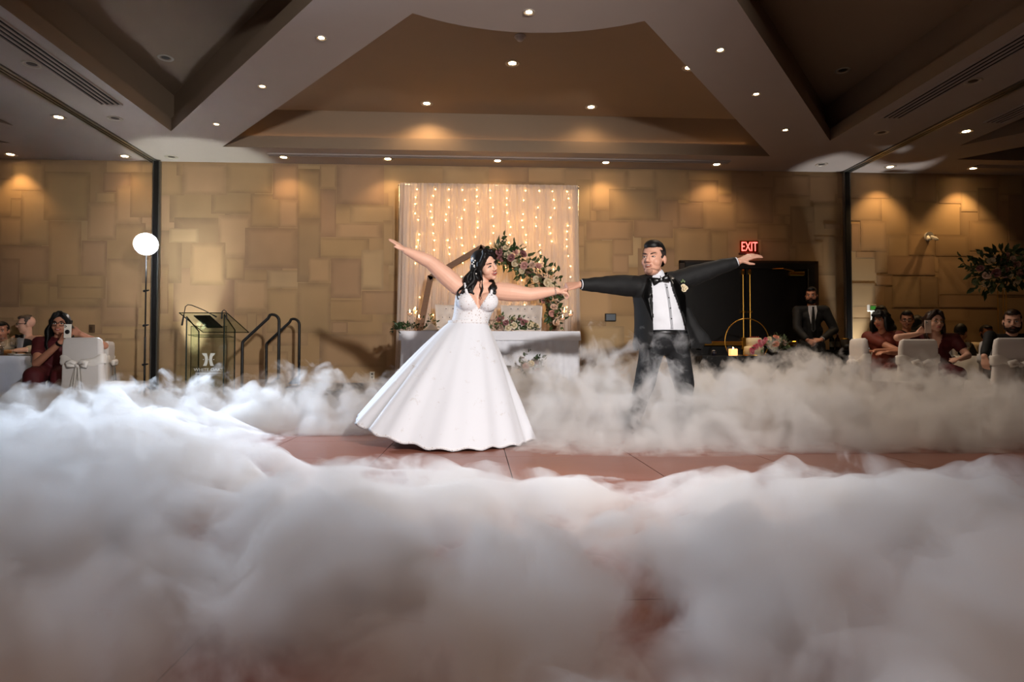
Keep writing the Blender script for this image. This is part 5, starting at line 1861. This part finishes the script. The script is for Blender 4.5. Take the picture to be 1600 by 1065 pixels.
bm = bmesh.new(); bbox(bm, -.045, -.045, 0, .045, .045, .09, .008, 2); obj('glass_cube', bm, M('frosted_glow', 0xffd2a0, .5, var=.05, emit=1.6, ecol=0xffb066), t, True)
bm = bmesh.new(); ellipsoid(bm, (0, 0, .095), (.008, .008, .018), None, 2); obj('flame', bm, m_flame, t, True)
t = thing('cake_plates', 'pile of plates under a white napkin at the end of the cake table', 'plates', (4.28, 8.40, CT))
for k in range(4):
    bm = bmesh.new(); lathe(bm, [(.001, .004), (.07, .004), (.11, .014), (.11, .010), (.06, 0), (.001, 0)], 24); bmesh.ops.translate(bm, verts=bm.verts, vec=(0, 0, .012 * k)); obj('plate', bm, m_china, t, True)
for x, y, r_, h, lab in ((4.10, 8.12, .03, .05, 'small dark jar on the cake table'), (4.20, 8.15, .035, .06, 'squat dark pot on the cake table'), (3.10, 8.25, .028, .06, 'small dark cup at the end of the cake table')):
    t = thing('jar', lab, 'jar', (x, y, CT), group='small jars on the cake table')
    bm = bmesh.new(); lathe(bm, [(.001, 0), (r_, 0), (r_, h), (r_ * .8, h + .004), (.001, h + .004)], 16); obj('body', bm, M('dark_ceramic', 0x1e1c26, .3), t, True)
    bm = bmesh.new(); lathe(bm, [(r_ * .82, h + .004), (r_ * .82, h + .012), (.001, h + .013)], 16); obj('lid', bm, m_alu, t, True)

t = thing('cocktail_table', 'tall cocktail table in a tight black stretch cover behind the chairs', 'table', (5.38, 9.28, -.012))
bm = bmesh.new(); lathe(bm, [(.21, .01), (.15, .25), (.11, .50), (.15, .74), (.21, .83)], 32); obj('stretch_cover', bm, m_blackcloth, t, True)
bm = bmesh.new(); lathe(bm, [(.21, .83), (.21, .845), (.001, .846)], 32); obj('top', bm, m_blackcloth, t)
m_bottle = M('dark_green_bottle', 0x0e120a, .15, var=.1)
for x, mat, lab in ((5.25, m_bottle, 'dark wine bottle on the cocktail table'), (5.335, M('amber_bottle', 0x2c1608, .15), 'amber wine bottle with a foil neck on the cocktail table')):
    t = thing('wine_bottle', lab, 'bottle', (x, 9.22, .834), group='bottles on the cocktail table')
    bm = bmesh.new(); lathe(bm, [(.001, 0), (.036, 0), (.037, .14), (.032, .165), (.014, .19), (.0135, .235)], 18); obj('glass', bm, mat, t, True)
    bm = bmesh.new(); lathe(bm, [(.0145, .205), (.0145, .25), (.001, .251)], 14); obj('foil', bm, M('foil', 0x3a1410, .4), t, True)
    bm = bmesh.new(); lathe(bm, [(.0378, .04), (.0378, .12)], 18); obj('paper_label', bm, M('paper_label', 0x4a4436, .7), t, True)
t = thing('glass_jar', 'cylindrical glass jar with a metal lid on the cocktail table', 'jar', (5.46, 9.24, .834))
bm = bmesh.new(); lathe(bm, [(.001, 0), (.06, 0), (.06, .14), (.055, .15)], 20); obj('body', bm, M('grey_jar', 0x4a4238, .2, var=.15), t, True)
bm = bmesh.new(); lathe(bm, [(.058, .15), (.058, .168), (.001, .169)], 20); obj('lid', bm, m_brass, t, True)
t = thing('light_controller', 'small box with a green screen on a white stand behind the guests', 'device', (6.24, 9.80, -.012))
bm = bmesh.new(); bbox(bm, -.06, -.03, 1.46, .06, .04, 1.57, .008, 1); obj('box', bm, m_white, t)
bm = bmesh.new(); box(bm, -.04, -.034, 1.49, .04, -.031, 1.54); obj('screen', bm, M('green_screen', 0x2f6a2a, .3, emit=.5, ecol=0x4a9a3a), t)
bm = bmesh.new(); tube(bm, [(0, 0, 0), (0, 0, 1.47)], .02, 8); bbox(bm, -.10, -.07, 0, .10, .08, .02, .005, 1); obj('stand', bm, m_white, t)

# ------------------------------------------------------------------ guests
def person(label, loc, yaw, skin, top, bottom, group='wedding guests', seated=True, dz=0., head=None, upv=(0, 0, 1), hs=1.05, arms=None, sleeve='long', vox=.0095, wide=1., lean=(0, 0), vneck=False):
    """a guest; loc is the floor point under the pelvis, yaw turns the body (0 faces the camera); head and arms are given in world space"""
    t = thing('person', label, 'person', (loc[0], loc[1], -.012), 0, group)
    rz = Matrix.Rotation(R(yaw), 3, 'Z')
    Lc = lambda p: V(p) - V((loc[0], loc[1], -.012))
    B = lambda x, y, z: rz @ V((x, y, z))
    if seated:
        pel, bel, che, nek = .57, .68, .84 + dz * .5, 1.00 + dz
    else:
        pel, bel, che, nek = .93, 1.10, 1.28, 1.47
    lx, ly = lean
    sh = [B(s * .185 * wide + lx, .02 + ly, nek - .045) for s in (-1, 1)]
    hd = B(lx * 1.2, -.015 + ly * 1.2, nek + .165)
    hdir = V(head) if head is not None else B(0, -1, 0)
    mt = Matrix.Translation(hd) @ rot_to(hdir, upv).to_4x4() @ Matrix.Scale(hs, 4)
    arms = arms or {}
    A = []
    for i, s in enumerate((-1, 1)):
        if i in arms:
            e, w, d, n, c, th = arms[i]
            A.append((sh[i], Lc(e), Lc(w), V(d), V(n), c, th))
        elif seated:
            A.append((sh[i], B(s * .25 + lx * .5, -.08, nek - .30), B(s * .15, -.30, nek - .28), B(-s * .3, -1, 0), V((0, 0, 1)), .3, None))
        else:
            A.append((sh[i], B(s * .26, .03, nek - .32), B(s * .24, -.06, nek - .58), V((0, -.15, -1)), B(s, 0, 0), .3, None))
    if seated:
        legs = [(B(s * .09, -.02, .555), B(s * .12, -.42, .53), B(s * .12, -.40, .09)) for s in (-1, 1)]
    else:
        legs = [(B(s * .09, 0, .90), B(s * .11, -.02, .49), B(s * .12, .02, .09)) for s in (-1, 1)]
    bm = bmesh.new()
    head_geo(bm, mt, B(lx, .01 + ly, nek + .0), wide=wide ** .5)
    capsule(bm, B(lx, .01 + ly, nek + .03), B(lx, .02 + ly, nek - .06), .055, .075, 14)
    capsule(bm, sh[0], sh[1], .062, .062, 14)
    for c, r in ((B(lx, .02 + ly, che + .04), (.16 * wide, .10, .11)), (B(lx * .7, .02 + ly * .7, bel + .02), (.145 * wide, .105, .12)), (B(0, .02, pel), (.165 * wide, .12, .10))):
        ellipsoid(bm, c, r, rz, 3)
    capsule(bm, B(lx, .02 + ly, che), B(0, .02, pel + .02), .12, .12, 14)
    for s_, e_, w_, d, n, c, th in A:
        capsule(bm, s_, e_, .054, .043, 14); capsule(bm, e_, w_, .043, .029, 14)
    for i, (s_, e_, w_, d, n, c, th) in enumerate(A):
        hand(bm, w_, d, n, 1 if i == 1 else -1, c, .06, 1.0, th)
    for h_, k_, a_ in legs:
        capsule(bm, h_, k_, .085, .058); capsule(bm, k_, a_, .056, .036); capsule(bm, a_ - V((0, 0, .03)), a_ + B(0, -.15, -.055), .034, .028)
    link('body', remesh(bm, vox, 2), skin, t)
    bm = bmesh.new()
    for c, r in ((B(lx, .02 + ly, che + .04), (.178 * wide, .118, .125)), (B(lx * .7, .02 + ly * .7, bel + .02), (.163 * wide, .122, .14)), (B(0, .02, pel + .02), (.178 * wide, .138, .10))):
        ellipsoid(bm, c, r, rz, 3)
    capsule(bm, B(lx, .02 + ly, che), B(0, .02, pel + .03), .135, .13, 14)
    if sleeve != 'none':
        capsule(bm, sh[0], sh[1], .076, .076, 14)
        for s_, e_, w_, d, n, c, th in A:
            if sleeve == 'long':
                q = e_.lerp(w_, .88); capsule(bm, s_, e_, .074, .060, 14); capsule(bm, e_, q, .060, .046, 14)
            else:
                capsule(bm, s_, s_.lerp(e_, .5), .072, .066, 14)
    if bottom is None:
        for h_, k_, a_ in legs:
            capsule(bm, h_, k_, .12, .10, 12); capsule(bm, k_, k_.lerp(a_, .8), .10, .12, 12)
    tm = remesh(bm, vox * 1.15, 3)
    crease(tm, .006, (12, 12, 9))
    if vneck:
        iv = rz.inverted()
        def keep(co):
            l = iv @ co
            return not (l.y < .03 and l.z > che - .02 and abs(l.x - lx) < .055 * (l.z - che + .02) / .14)
        cut_front(tm, keep)
    g = link('top' if bottom is not None else 'dress', tm, top, t)
    if bottom is not None:
        bm = bmesh.new()
        ellipsoid(bm, B(0, .02, pel), (.178 * wide, .14, .10), rz, 3)
        for h_, k_, a_ in legs:
            capsule(bm, h_, k_, .10, .078, 12); capsule(bm, k_, a_, .078, .066, 12)
        link('trousers', remesh(bm, .014, 2), bottom, t)
    t['_'] = 0; del t['_']
    return t, mt, B, Lc, nek, che, g, tm

def vest_front(t, B, nek, che, lx=0, tie=None, shirt=m_shirt, ly=0.):
    """white shirt front with tie or bow tie"""
    bm = bmesh.new()
    loft(bm, [[B(lx + x * w, -.105 + ly + (.03 if z > nek - .05 else 0) - d, z) for x, d in ((-1, 0), (-.4, .012), (.4, .012), (1, 0))] for z, w in ((nek + .02, .055), (nek - .06, .06), (nek - .20, .035), (che - .16, .010))], False, False)
    bmesh.ops.solidify(bm, geom=list(bm.faces), thickness=.004)
    obj('shirt_front', bm, shirt, t, True)
    if tie == 'bow':
        bm = bmesh.new()
        for s in (-1, 1):
            loft(bm, [[B(lx + s * x, y - .115 + ly, nek + .0 + z) for y, z in ((-.01, -h), (-.01, h), (.01, h), (.01, -h))] for x, h in ((.003, .010), (.03, .022), (.055, .026))])
        obj('bow_tie', bm, m_black, t)
    elif tie == 'long':
        bm = bmesh.new()
        loft(bm, [[B(lx + x * w, -.125 + ly - .012, z) for x in (-1, 0, 1)] for z, w in ((nek + .0, .016), (nek - .04, .014), (nek - .25, .030), (nek - .34, .030), (nek - .37, .003))], False, False)
        bmesh.ops.solidify(bm, geom=list(bm.faces), thickness=.006)
        obj('tie', bm, m_black, t, True)

def straight_locks(mt, B, pts_sets, r=.02):
    return [([mt @ V(p) for p in ps], r, .004) for ps in pts_sets]

def phone(label, c, d, mat, ring=None):
    """phone held upright; c centre, d direction the screen faces"""
    t = thing('phone', label, 'phone', c)
    m = rot_to(d).to_4x4()
    bm = bmesh.new(); bbox(bm, -.036, -.005, -.075, .036, .005, .075, .004, 2); bmesh.ops.transform(bm, matrix=m, verts=bm.verts); obj('case', bm, mat, t)
    bm = bmesh.new(); bbox(bm, -.030, -.009, .035, .0, -.004, .066, .003, 1); bmesh.ops.transform(bm, matrix=m, verts=bm.verts); cb = obj('camera_bump', bm, m_white, t)
    for x, z in ((-.022, .058), (-.022, .043), (-.009, .050)):
        bm = bmesh.new(); ellipsoid(bm, (x, -.010, z), (.006, .002, .006), None, 2); bmesh.ops.transform(bm, matrix=m, verts=bm.verts); obj('camera_lens', bm, m_black, cb, True)
    if ring:
        bm = bmesh.new(); ellipsoid(bm, (0, -.008, -.008), (.024, .006, .024), None, 3); bmesh.ops.transform(bm, matrix=m, verts=bm.verts); obj('phone_grip', bm, ring, t, True)
    return t

# left table
t, mt, B, Lc, nek, che, g, tm = person('seated guest with long black hair and black glasses filming with a phone', (-4.86, 7.62), 26, m_skin2, m_maroon, None,
    head=(.30, -.95, -.02), hs=1.10, dz=-.06, sleeve='short', lean=(.06, -.06),
    arms={0: ((-4.82, 7.28, .65), (-4.49, 7.15, .88), (.5, -.1, .75), (-.2, -.9, .2), .55, (.8, -.3, .5)), 1: ((-4.16, 7.38, .85), (-4.28, 7.16, .97), (-.75, -.1, .25), (.1, -.9, .3), .6, (-.5, -.2, .8))})
face(t, mt, m_lip, m_hairb, smile=.6, mouth_open=.2)
glasses(t, mt, m_frame, .022, .003, True)
rgl = random.Random(2)
lk = []
for s in (-1, 1):
    for k in range(7):
        lk.append(([mt @ V((s * .06, .02 - .02 * k * .3, .07)), mt @ V((s * (.088 + .006 * (k % 3)), .03 - .014 * k, -.03)), mt @ V((s * (.095 + .008 * (k % 3)), .02 - .016 * k, -.15)), mt @ V((s * (.085 + .012 * (k % 3)), .01 - .018 * k, -.27 - .03 * (k % 2)))], .021, .004))
for k in range(5):
    lk.append(([mt @ V((-.06 + .03 * k, .09, .05)), mt @ V((-.07 + .035 * k, .11, -.1)), mt @ V((-.07 + .035 * k, .10, -.28))], .026, .004))
hr = long_hair(t, mt, m_hairb, lk, voxel=.009)
bm = bmesh.new(); ellipsoid(bm, mt @ V((.070, -.035, .088)), (.012, .012, .022), None, 2); obj('hair_clip', bm, M('pearl', 0xe8e2da), hr, True)
bm = bmesh.new(); p = Lc((-4.49, 7.15, .88)); d = (Lc((-4.82, 7.28, .65)) - p).normalized(); u, v = frame_of(d)
loft(bm, [ell_ring(p + d * q, u, v, .034, .034, 16) for q in (.0, .03)]); obj('watch', bm, m_black, t)
phone('white phone with a black grip held up by the guest with black glasses', (-4.385, 7.10, 1.00), (.1, -1, .05), m_white, m_black)

t, mt, B, Lc, nek, che, g, tm = person('seated waiter in a black vest and white shirt with glasses', (-6.22, 9.19), -8, m_skin1, m_vest, m_trous,
    head=(-.80, -.58, -.10), dz=.02, sleeve='none', hs=1.05,
    arms={0: ((-6.47, 9.02, .84), (-6.32, 8.74, .81), (.6, -.6, -.05), (0, 0, 1), .3, None), 1: ((-5.95, 9.03, .84), (-6.04, 8.74, .81), (-.5, -.7, -.05), (0, 0, 1), .3, None)})
face(t, mt, m_lip2, m_hairgr)
glasses(t, mt, m_frame, .020, .003, True)
short_hair(t, mt, m_hairgr, .004, 1.0, line=.0, slope=-1.3, back=-.06)
bm = bmesh.new()
for s_, e_, w_ in ((B(-.185, .02, nek - .045), Lc((-6.47, 9.02, .84)), Lc((-6.32, 8.74, .81))), (B(.185, .02, nek - .045), Lc((-5.95, 9.03, .84)), Lc((-6.04, 8.74, .81)))):
    bm = bmesh.new(); capsule(bm, s_ * .97, e_, .080, .062, 14); capsule(bm, e_, e_.lerp(w_, .45), .062, .052, 14)
    link('shirt_sleeve', remesh(bm, .011, 2), m_cream, t)
vest_front(t, B, nek, che, tie='bow', ly=-.006)
bm = bmesh.new(); q = B(-.10, -.105, nek - .13); bbox(bm, q.x - .03, q.y - .01, q.z - .007, q.x + .03, q.y, q.z + .007, .002, 1); obj('name_badge', bm, m_alu, t)

t, mt, B, Lc, nek, che, g, tm = person('seated waiter in a black vest without glasses, beside the waiter with glasses', (-6.76, 9.50), -5, m_skin2, m_vest, m_trous, head=(.3, -.9, -.1), dz=-.06, sleeve='none')
face(t, mt); short_hair(t, mt, m_hairb, .008, line=.02, slope=.6)
for i, s in enumerate((-1, 1)):
    bm = bmesh.new(); sp = B(s * .18, .02, nek - .045); ep = B(s * .25, -.08, nek - .30); capsule(bm, sp, ep, .080, .062, 14); capsule(bm, ep, B(s * .15, -.30, nek - .28).lerp(ep, .4), .062, .05, 14)
    link('shirt_sleeve', remesh(bm, .012, 2), m_cream, t)

# right tables
t, mt, B, Lc, nek, che, g, tm = person('seated guest with a black bob and fringe in a rust dress', (5.38, 8.17), -48, m_skin2, m_rust, None,
    head=(-.90, -.42, -.12), upv=(-.1, 0, 1), dz=.05, hs=1.06, sleeve='short', lean=(-.02, -.05),
    arms={0: ((5.32, 7.84, .80), (5.03, 7.84, .80), (-1, .05, -.05), (0, 0, 1), .25, None), 1: ((5.46, 7.86, .77), (5.10, 7.70, .78), (-1, -.1, .02), (0, -.2, 1), .3, None)})
face(t, mt, m_lip, m_hairb, smile=.6)
lk = []
for s in (-1, 1):
    for k in range(7):
        lk.append(([mt @ V((s * .05, .01, .09)), mt @ V((s * .090, .045 - .018 * k, .0)), mt @ V((s * .096, .05 - .020 * k, -.085 - .006 * k)), mt @ V((s * .088, .04 - .018 * k, -.135))], .024, .003))
for k in range(7):
    lk.append(([mt @ V((-.045 + .015 * k, .08, .06)), mt @ V((-.06 + .02 * k, .11, -.05)), mt @ V((-.06 + .02 * k, .09, -.15))], .03, .003))
    lk.append(([mt @ V((-.04 + .013 * k, -.03, .125)), mt @ V((-.055 + .018 * k, -.088, .085)), mt @ V((-.056 + .019 * k, -.098, .040))], .012, .001))
long_hair(t, mt, m_hairb, lk, voxel=.009)

t, mt, B, Lc, nek, che, g, tm = person('seated guest with short black hair and dark glasses behind the guest in rust', (6.11, 8.80), -14, m_skin2, m_suit, m_trous, head=(-.55, -.83, -.08), dz=.09, hs=1.05)
face(t, mt, m_lip2, smile=.4); glasses(t, mt, m_frame, .021, .003, True); short_hair(t, mt, m_hairb, .020, 1.02, line=.02, slope=.6)
t, mt, B, Lc, nek, che, g, tm = person('seated guest with black hair hidden behind the guest in rust', (6.15, 9.42), -90, m_skin2, m_suit, m_trous, head=(-.75, -.65, -.1), dz=.21, hs=1.05)
face(t, mt); short_hair(t, mt, m_hairb, .022, 1.05, line=.02, slope=.6)
t, mt, B, Lc, nek, che, g, tm = person('seated guest with long dark hair turned away behind the guest with dark glasses', (6.79, 9.57), 90, m_skin2, m_suit, m_suit, head=(.75, .65, 0), dz=.08, hs=1.05)
face(t, mt)
lk = [([mt @ V((-.08 + .023 * k, .06, .06)), mt @ V((-.09 + .026 * k, .09, -.08)), mt @ V((-.09 + .026 * k, .08, -.24))], .03, .004) for k in range(8)]
long_hair(t, mt, m_hairb, lk, voxel=.01)

t, mt, B, Lc, nek, che, g, tm = person('seated guest in a maroon dress with wire glasses filming with a phone over a chair', (5.66, 7.62), -25, m_skin1, m_maroon, None,
    head=(-.12, -1, -.05), dz=.0, hs=1.12, wide=1.12, sleeve='short', lean=(-.02, -.04), vneck=True,
    arms={0: ((4.90, 7.22, .95), (5.12, 7.20, .99), (.75, -.1, .45), (-.3, -.9, .2), .7, (.5, -.2, .8)), 1: ((5.86, 7.36, .74), (5.66, 7.22, .70), (-.8, -.3, 0), (0, -.3, 1), .3, None)})
face(t, mt, m_lip, m_hairbr); glasses(t, mt, m_gold, .022, .0018)
lk = []
for s in (-1, 1):
    for k in range(6):
        lk.append(([mt @ V((s * .055, .0, .09)), mt @ V((s * .088, .035 - .008 * k, .0)), mt @ V((s * .094, .03 - .012 * k, -.11)), mt @ V((s * (.085 + .01 * (k % 2)), .02 - .015 * k, -.20))], .020, .008))
lk += [([mt @ V((-.06 + .03 * k, .09, .06)), mt @ V((-.07 + .035 * k, .11, -.1)), mt @ V((-.07 + .035 * k, .09, -.24))], .028, .006) for k in range(5)]
long_hair(t, mt, m_hairbr, lk, voxel=.009)
phone('pale phone held upright by the guest in the maroon dress', (5.205, 7.13, 1.075), (-.15, -1, .05), M('pale_pink_case', 0xcdb4a4, .4))

t, mt, B, Lc, nek, che, g, tm = person('seated guest with a dark beard and glasses in a cream shirt', (7.89, 9.53), -6, m_skin3, m_cream, m_trous, head=(-.15, -1, -.12), dz=-.06, hs=1.02)
face(t, mt); glasses(t, mt, m_frame, .020, .003); short_hair(t, mt, m_hairb, .006, line=.03, slope=.7)
def beard(t, mt, mat):
    bm = bmesh.new()
    ellipsoid(bm, (0, -.027, -.066), (.064, .062, .054), None, 4); ellipsoid(bm, (0, -.062, -.088), (.034, .031, .030), None, 4)
    for s in (-1, 1):
        capsule(bm, (s * .070, .0, -.01), (s * .060, -.016, -.065), .011, .016, 10); capsule(bm, (s * .004, -.096, -.042), (s * .028, -.086, -.052), .005, .006, 8)
    bmesh.ops.delete(bm, geom=[v for v in bm.verts if (v.co.z > -.050 and v.co.y < -.03 and abs(v.co.x) < .055 and not (abs(v.co.x) < .036 and v.co.y < -.08 and v.co.z < -.036)) or v.co.z > .0], context='VERTS')
    bmesh.ops.transform(bm, matrix=mt, verts=bm.verts)
    obj('beard', bm, mat, t, True)
beard(t, mt, m_hairb)
t, mt, B, Lc, nek, che, g, tm = person('seated guest in a dark jacket turned away at the ivory table', (7.06, 9.01), 90, m_skin2, M('olive_jacket', 0x1c1a12, .8), m_trous, head=(.8, .5, -.3), dz=-.08, hs=1.0)
face(t, mt); short_hair(t, mt, m_hairb, .02, line=.0, slope=.6)

t, mt, B, Lc, nek, che, g, tm = person('seated bearded guest in a dark suit with one arm over a covered chair', (6.25, 7.18), -20, m_skin1, m_suit, m_trous,
    head=(-.62, -.75, -.12), dz=-.02, hs=1.12, wide=1.1, lean=(.0, -.03),
    arms={0: ((5.66, 6.78, .96), (5.44, 6.60, .73), (0, -.1, -1), (-.9, -.4, 0), .3, (.3, -.5, -.8)), 1: ((6.48, 7.02, .78), (6.33, 6.82, .74), (-.3, -.9, 0), (0, 0, 1), .3, None)})
face(t, mt); short_hair(t, mt, m_hairbr, .012, line=.02, slope=.6); beard(t, mt, m_hairbr)

# standing man by the door
t, mt, B, Lc, nek, che, g, tm = person('standing bearded man in a dark suit and tie with folded hands by the door', (4.92, 9.18), -18, m_skin2, m_suit, m_suit, seated=False,
    head=(-.55, -.82, -.08), hs=1.02,
    arms={0: ((4.66, 9.10, 1.14), (4.70, 8.90, .97), (.6, -.3, -.5), (-.3, -.8, .4), .5, None), 1: ((5.20, 9.06, 1.12), (4.90, 8.88, .97), (-1, -.1, -.15), (0, -.6, .7), .5, None)})
face(t, mt); short_hair(t, mt, m_hairb, .014, line=.02, slope=.6); beard(t, mt, m_hairb)
vest_front(t, B, nek, che, tie='long', ly=-.004)
bm = bmesh.new()
for w_, e_ in (((4.70, 8.90, .97), (4.66, 9.10, 1.14)), ((4.90, 8.88, .97), (5.20, 9.06, 1.12))):
    p = Lc(w_); d = (Lc(e_) - p).normalized(); u, v = frame_of(d)
    bm = bmesh.new(); loft(bm, [ell_ring(p + d * q, u, v, .038, .038, 16) for q in (.012, .05)], False); obj('shirt_cuff', bm, m_shirt, t, True)
# ------------------------------------------------------------------ low lying dry ice fog
def billow(x, y, s, oct_=4):
    v = 0; a = 1; n = 0
    for k in range(oct_):
        v += a * min(1, abs(noise.noise(V((x / s, y / s, 3.7 * k + 1.3)))) * 2.4)
        n += a
        a *= .42; s *= .47
    return v / n

def g2(x, y, cx_, cy_, sx, sy):
    return math.exp(-((x - cx_) / sx) ** 2 - ((y - cy_) / sy) ** 2)

def fog_h(x, y):
    wob = .35 * noise.noise(V((x * .5, y * .3, 9.1))) + .12 * noise.noise(V((x * 1.9, y * 1.2, 4.4)))
    # back banks: one behind the bride, one round the groom
    yl = 5.95 + wob * .8 + .25 * max(0, x + 1)
    yr = 4.74 + wob * .40 - .05 * (x - 1.5)
    m = sstep(-.3, .9, x)
    fe = lerp(yl, yr, m)
    h = lerp(.40, .50, m) * sstep(fe - .05, fe + lerp(.75, .42, m), y)
    h *= 1 - .5 * sstep(7.4, 8.5, y)
    h += .24 * g2(x, y, 1.02, 6.1, .50, .5) + .34 * g2(x, y, 1.60, 5.05, .75, .26) + .24 * g2(x, y, -3.7, 6.75, .5, .40) + .20 * g2(x, y, 2.55, 6.2, .8, .6) + .20 * g2(x, y, 3.3, 7.2, .55, .5) + .10 * g2(x, y, -2.4, 7.0, .9, .6) + .12 * g2(x, y, -4.6, 6.2, 1.2, .8)
    h *= 1 - .30 * sstep(3.6, 5.4, x)
    h *= 1 - .38 * sstep(-2.6, -3.5, x) * sstep(5.8, 6.8, y)
    # front bank
    ye = 3.72 + wob * .9 + .45 * noise.noise(V((x * 1.3, 4.2, 2))) + .2 * noise.noise(V((x * 3.7, 1.2, 2))) - .20 * max(0, x - 1.2) + 1.1 * g2(x, 0, -1.9, 0, .9, 1)
    hf = .055 + .21 * sstep(ye + .15, ye - 2.1, y)
    hf *= sstep(ye + .30, ye - .40, y)
    # lectern side: one continuous sheet
    hl = .30 * sstep(-1.35, -2.7, x + .35 * (y - 5) + wob)
    hl *= 1 - .3 * sstep(6.2, 7.2, y)
    return max(h, hf, hl)

def fog_mesh(name, dx, lump, mat, label):
    xs0, xs1, ys0, ys1 = -9.0, 9.2, -1.5, 8.9
    nx = int((xs1 - xs0) / dx); ny = int((ys1 - ys0) / dx)
    H = []
    for j in range(ny + 1):
        y = ys0 + j * dx
        row = []
        for i in range(nx + 1):
            x = xs0 + i * dx
            b0 = fog_h(x, y)
            if b0 < .012:
                row.append(0.)
                continue
            L = (billow(x, y, .8) - .50) * 1.25
            h = b0 * (1 + lump * L) + .05 * min(1, b0 / .1)
            if y < 4.1:          # hollows in the near sheet
                h -= .50 * max(0, noise.noise(V((x * .85, y * 1.15, 5.5))) - .0) * sstep(4.1, 3.4, y)
            h *= sstep(xs0, xs0 + .8, x) * sstep(xs1, xs1 - .8, x) * sstep(ys1, ys1 - .6, y) * sstep(ys0, ys0 + .6, y)
            row.append(max(0., h) if h > .012 else 0.)
        H.append(row)
    verts = []; faces = []; it = {}; ib = {}
    def vt(i, j):
        if (i, j) not in it:
            it[i, j] = len(verts)
            verts.append((xs0 + i * dx, ys0 + j * dx, max(.008, H[j][i])))
        return it[i, j]
    def vb(i, j):
        if (i, j) not in ib:
            ib[i, j] = len(verts)
            verts.append((xs0 + i * dx, ys0 + j * dx, .003))
        return ib[i, j]
    cell = [[max(H[j][i], H[j][i + 1], H[j + 1][i], H[j + 1][i + 1]) > .012 for i in range(nx)] for j in range(ny)]
    for j in range(ny):
        for i in range(nx):
            if not cell[j][i]:
                continue
            faces.append((vt(i, j), vt(i + 1, j), vt(i + 1, j + 1), vt(i, j + 1)))
            faces.append((vb(i, j), vb(i, j + 1), vb(i + 1, j + 1), vb(i + 1, j)))
            if j == 0 or not cell[j - 1][i]:
                faces.append((vb(i, j), vb(i + 1, j), vt(i + 1, j), vt(i, j)))
            if j == ny - 1 or not cell[j + 1][i]:
                faces.append((vb(i + 1, j + 1), vb(i, j + 1), vt(i, j + 1), vt(i + 1, j + 1)))
            if i == 0 or not cell[j][i - 1]:
                faces.append((vb(i, j + 1), vb(i, j), vt(i, j), vt(i, j + 1)))
            if i == nx - 1 or not cell[j][i + 1]:
                faces.append((vb(i + 1, j), vb(i + 1, j + 1), vt(i + 1, j + 1), vt(i + 1, j)))
    me = bpy.data.meshes.new(name)
    me.from_pydata(verts, [], faces)
    me.update()
    return tag(link(name, me, mat, None, True), label, 'fog', kind='stuff')

def fog_mat(name, dens, aniso, step):
    """scattering fog whose density is torn up by 3D noise, so that its edges are soft and wispy"""
    m = bpy.data.materials.new(name)
    m.use_nodes = True
    nt = m.node_tree
    nt.nodes.remove(nt.nodes['Principled BSDF'])
    tc = ND(nt, 'ShaderNodeTexCoord')
    nz = ND(nt, 'ShaderNodeTexNoise')
    nz.inputs['Scale'].default_value = 3.7
    nz.inputs['Detail'].default_value = 5
    nz.inputs['Roughness'].default_value = .62
    nz.inputs['Distortion'].default_value = .5
    nt.links.new(tc.outputs['Object'], nz.inputs['Vector'])
    sep = ND(nt, 'ShaderNodeSeparateXYZ')
    nt.links.new(tc.outputs['Object'], sep.inputs[0])
    # thinner with height: the threshold of the noise rises
    th = ND(nt, 'ShaderNodeMath', operation='MULTIPLY_ADD')
    nt.links.new(sep.outputs[2], th.inputs[0]); th.inputs[1].default_value = .20; th.inputs[2].default_value = .405
    d = ND(nt, 'ShaderNodeMath', operation='SUBTRACT')
    nt.links.new(nz.outputs['Fac'], d.inputs[0]); nt.links.new(th.outputs[0], d.inputs[1])
    mr = ND(nt, 'ShaderNodeMapRange')
    mr.inputs[1].default_value = 0
    mr.inputs[2].default_value = .28
    mr.inputs[3].default_value = 0
    mr.inputs[4].default_value = dens
    nt.links.new(d.outputs[0], mr.inputs[0])
    s = ND(nt, 'ShaderNodeVolumeScatter')
    s.inputs['Color'].default_value = (.985, .985, .99, 1)
    nt.links.new(mr.outputs[0], s.inputs['Density'])
    s.inputs['Anisotropy'].default_value = aniso
    nt.links.new(s.outputs[0], nt.nodes['Material Output'].inputs['Volume'])
    m.cycles.volume_step_rate = step
    return m

fog_mesh('fog', .036, 1.0, fog_mat('fog_volume', 16.0, .15, .055), 'thick white dry ice fog rolling low over the dance floor')
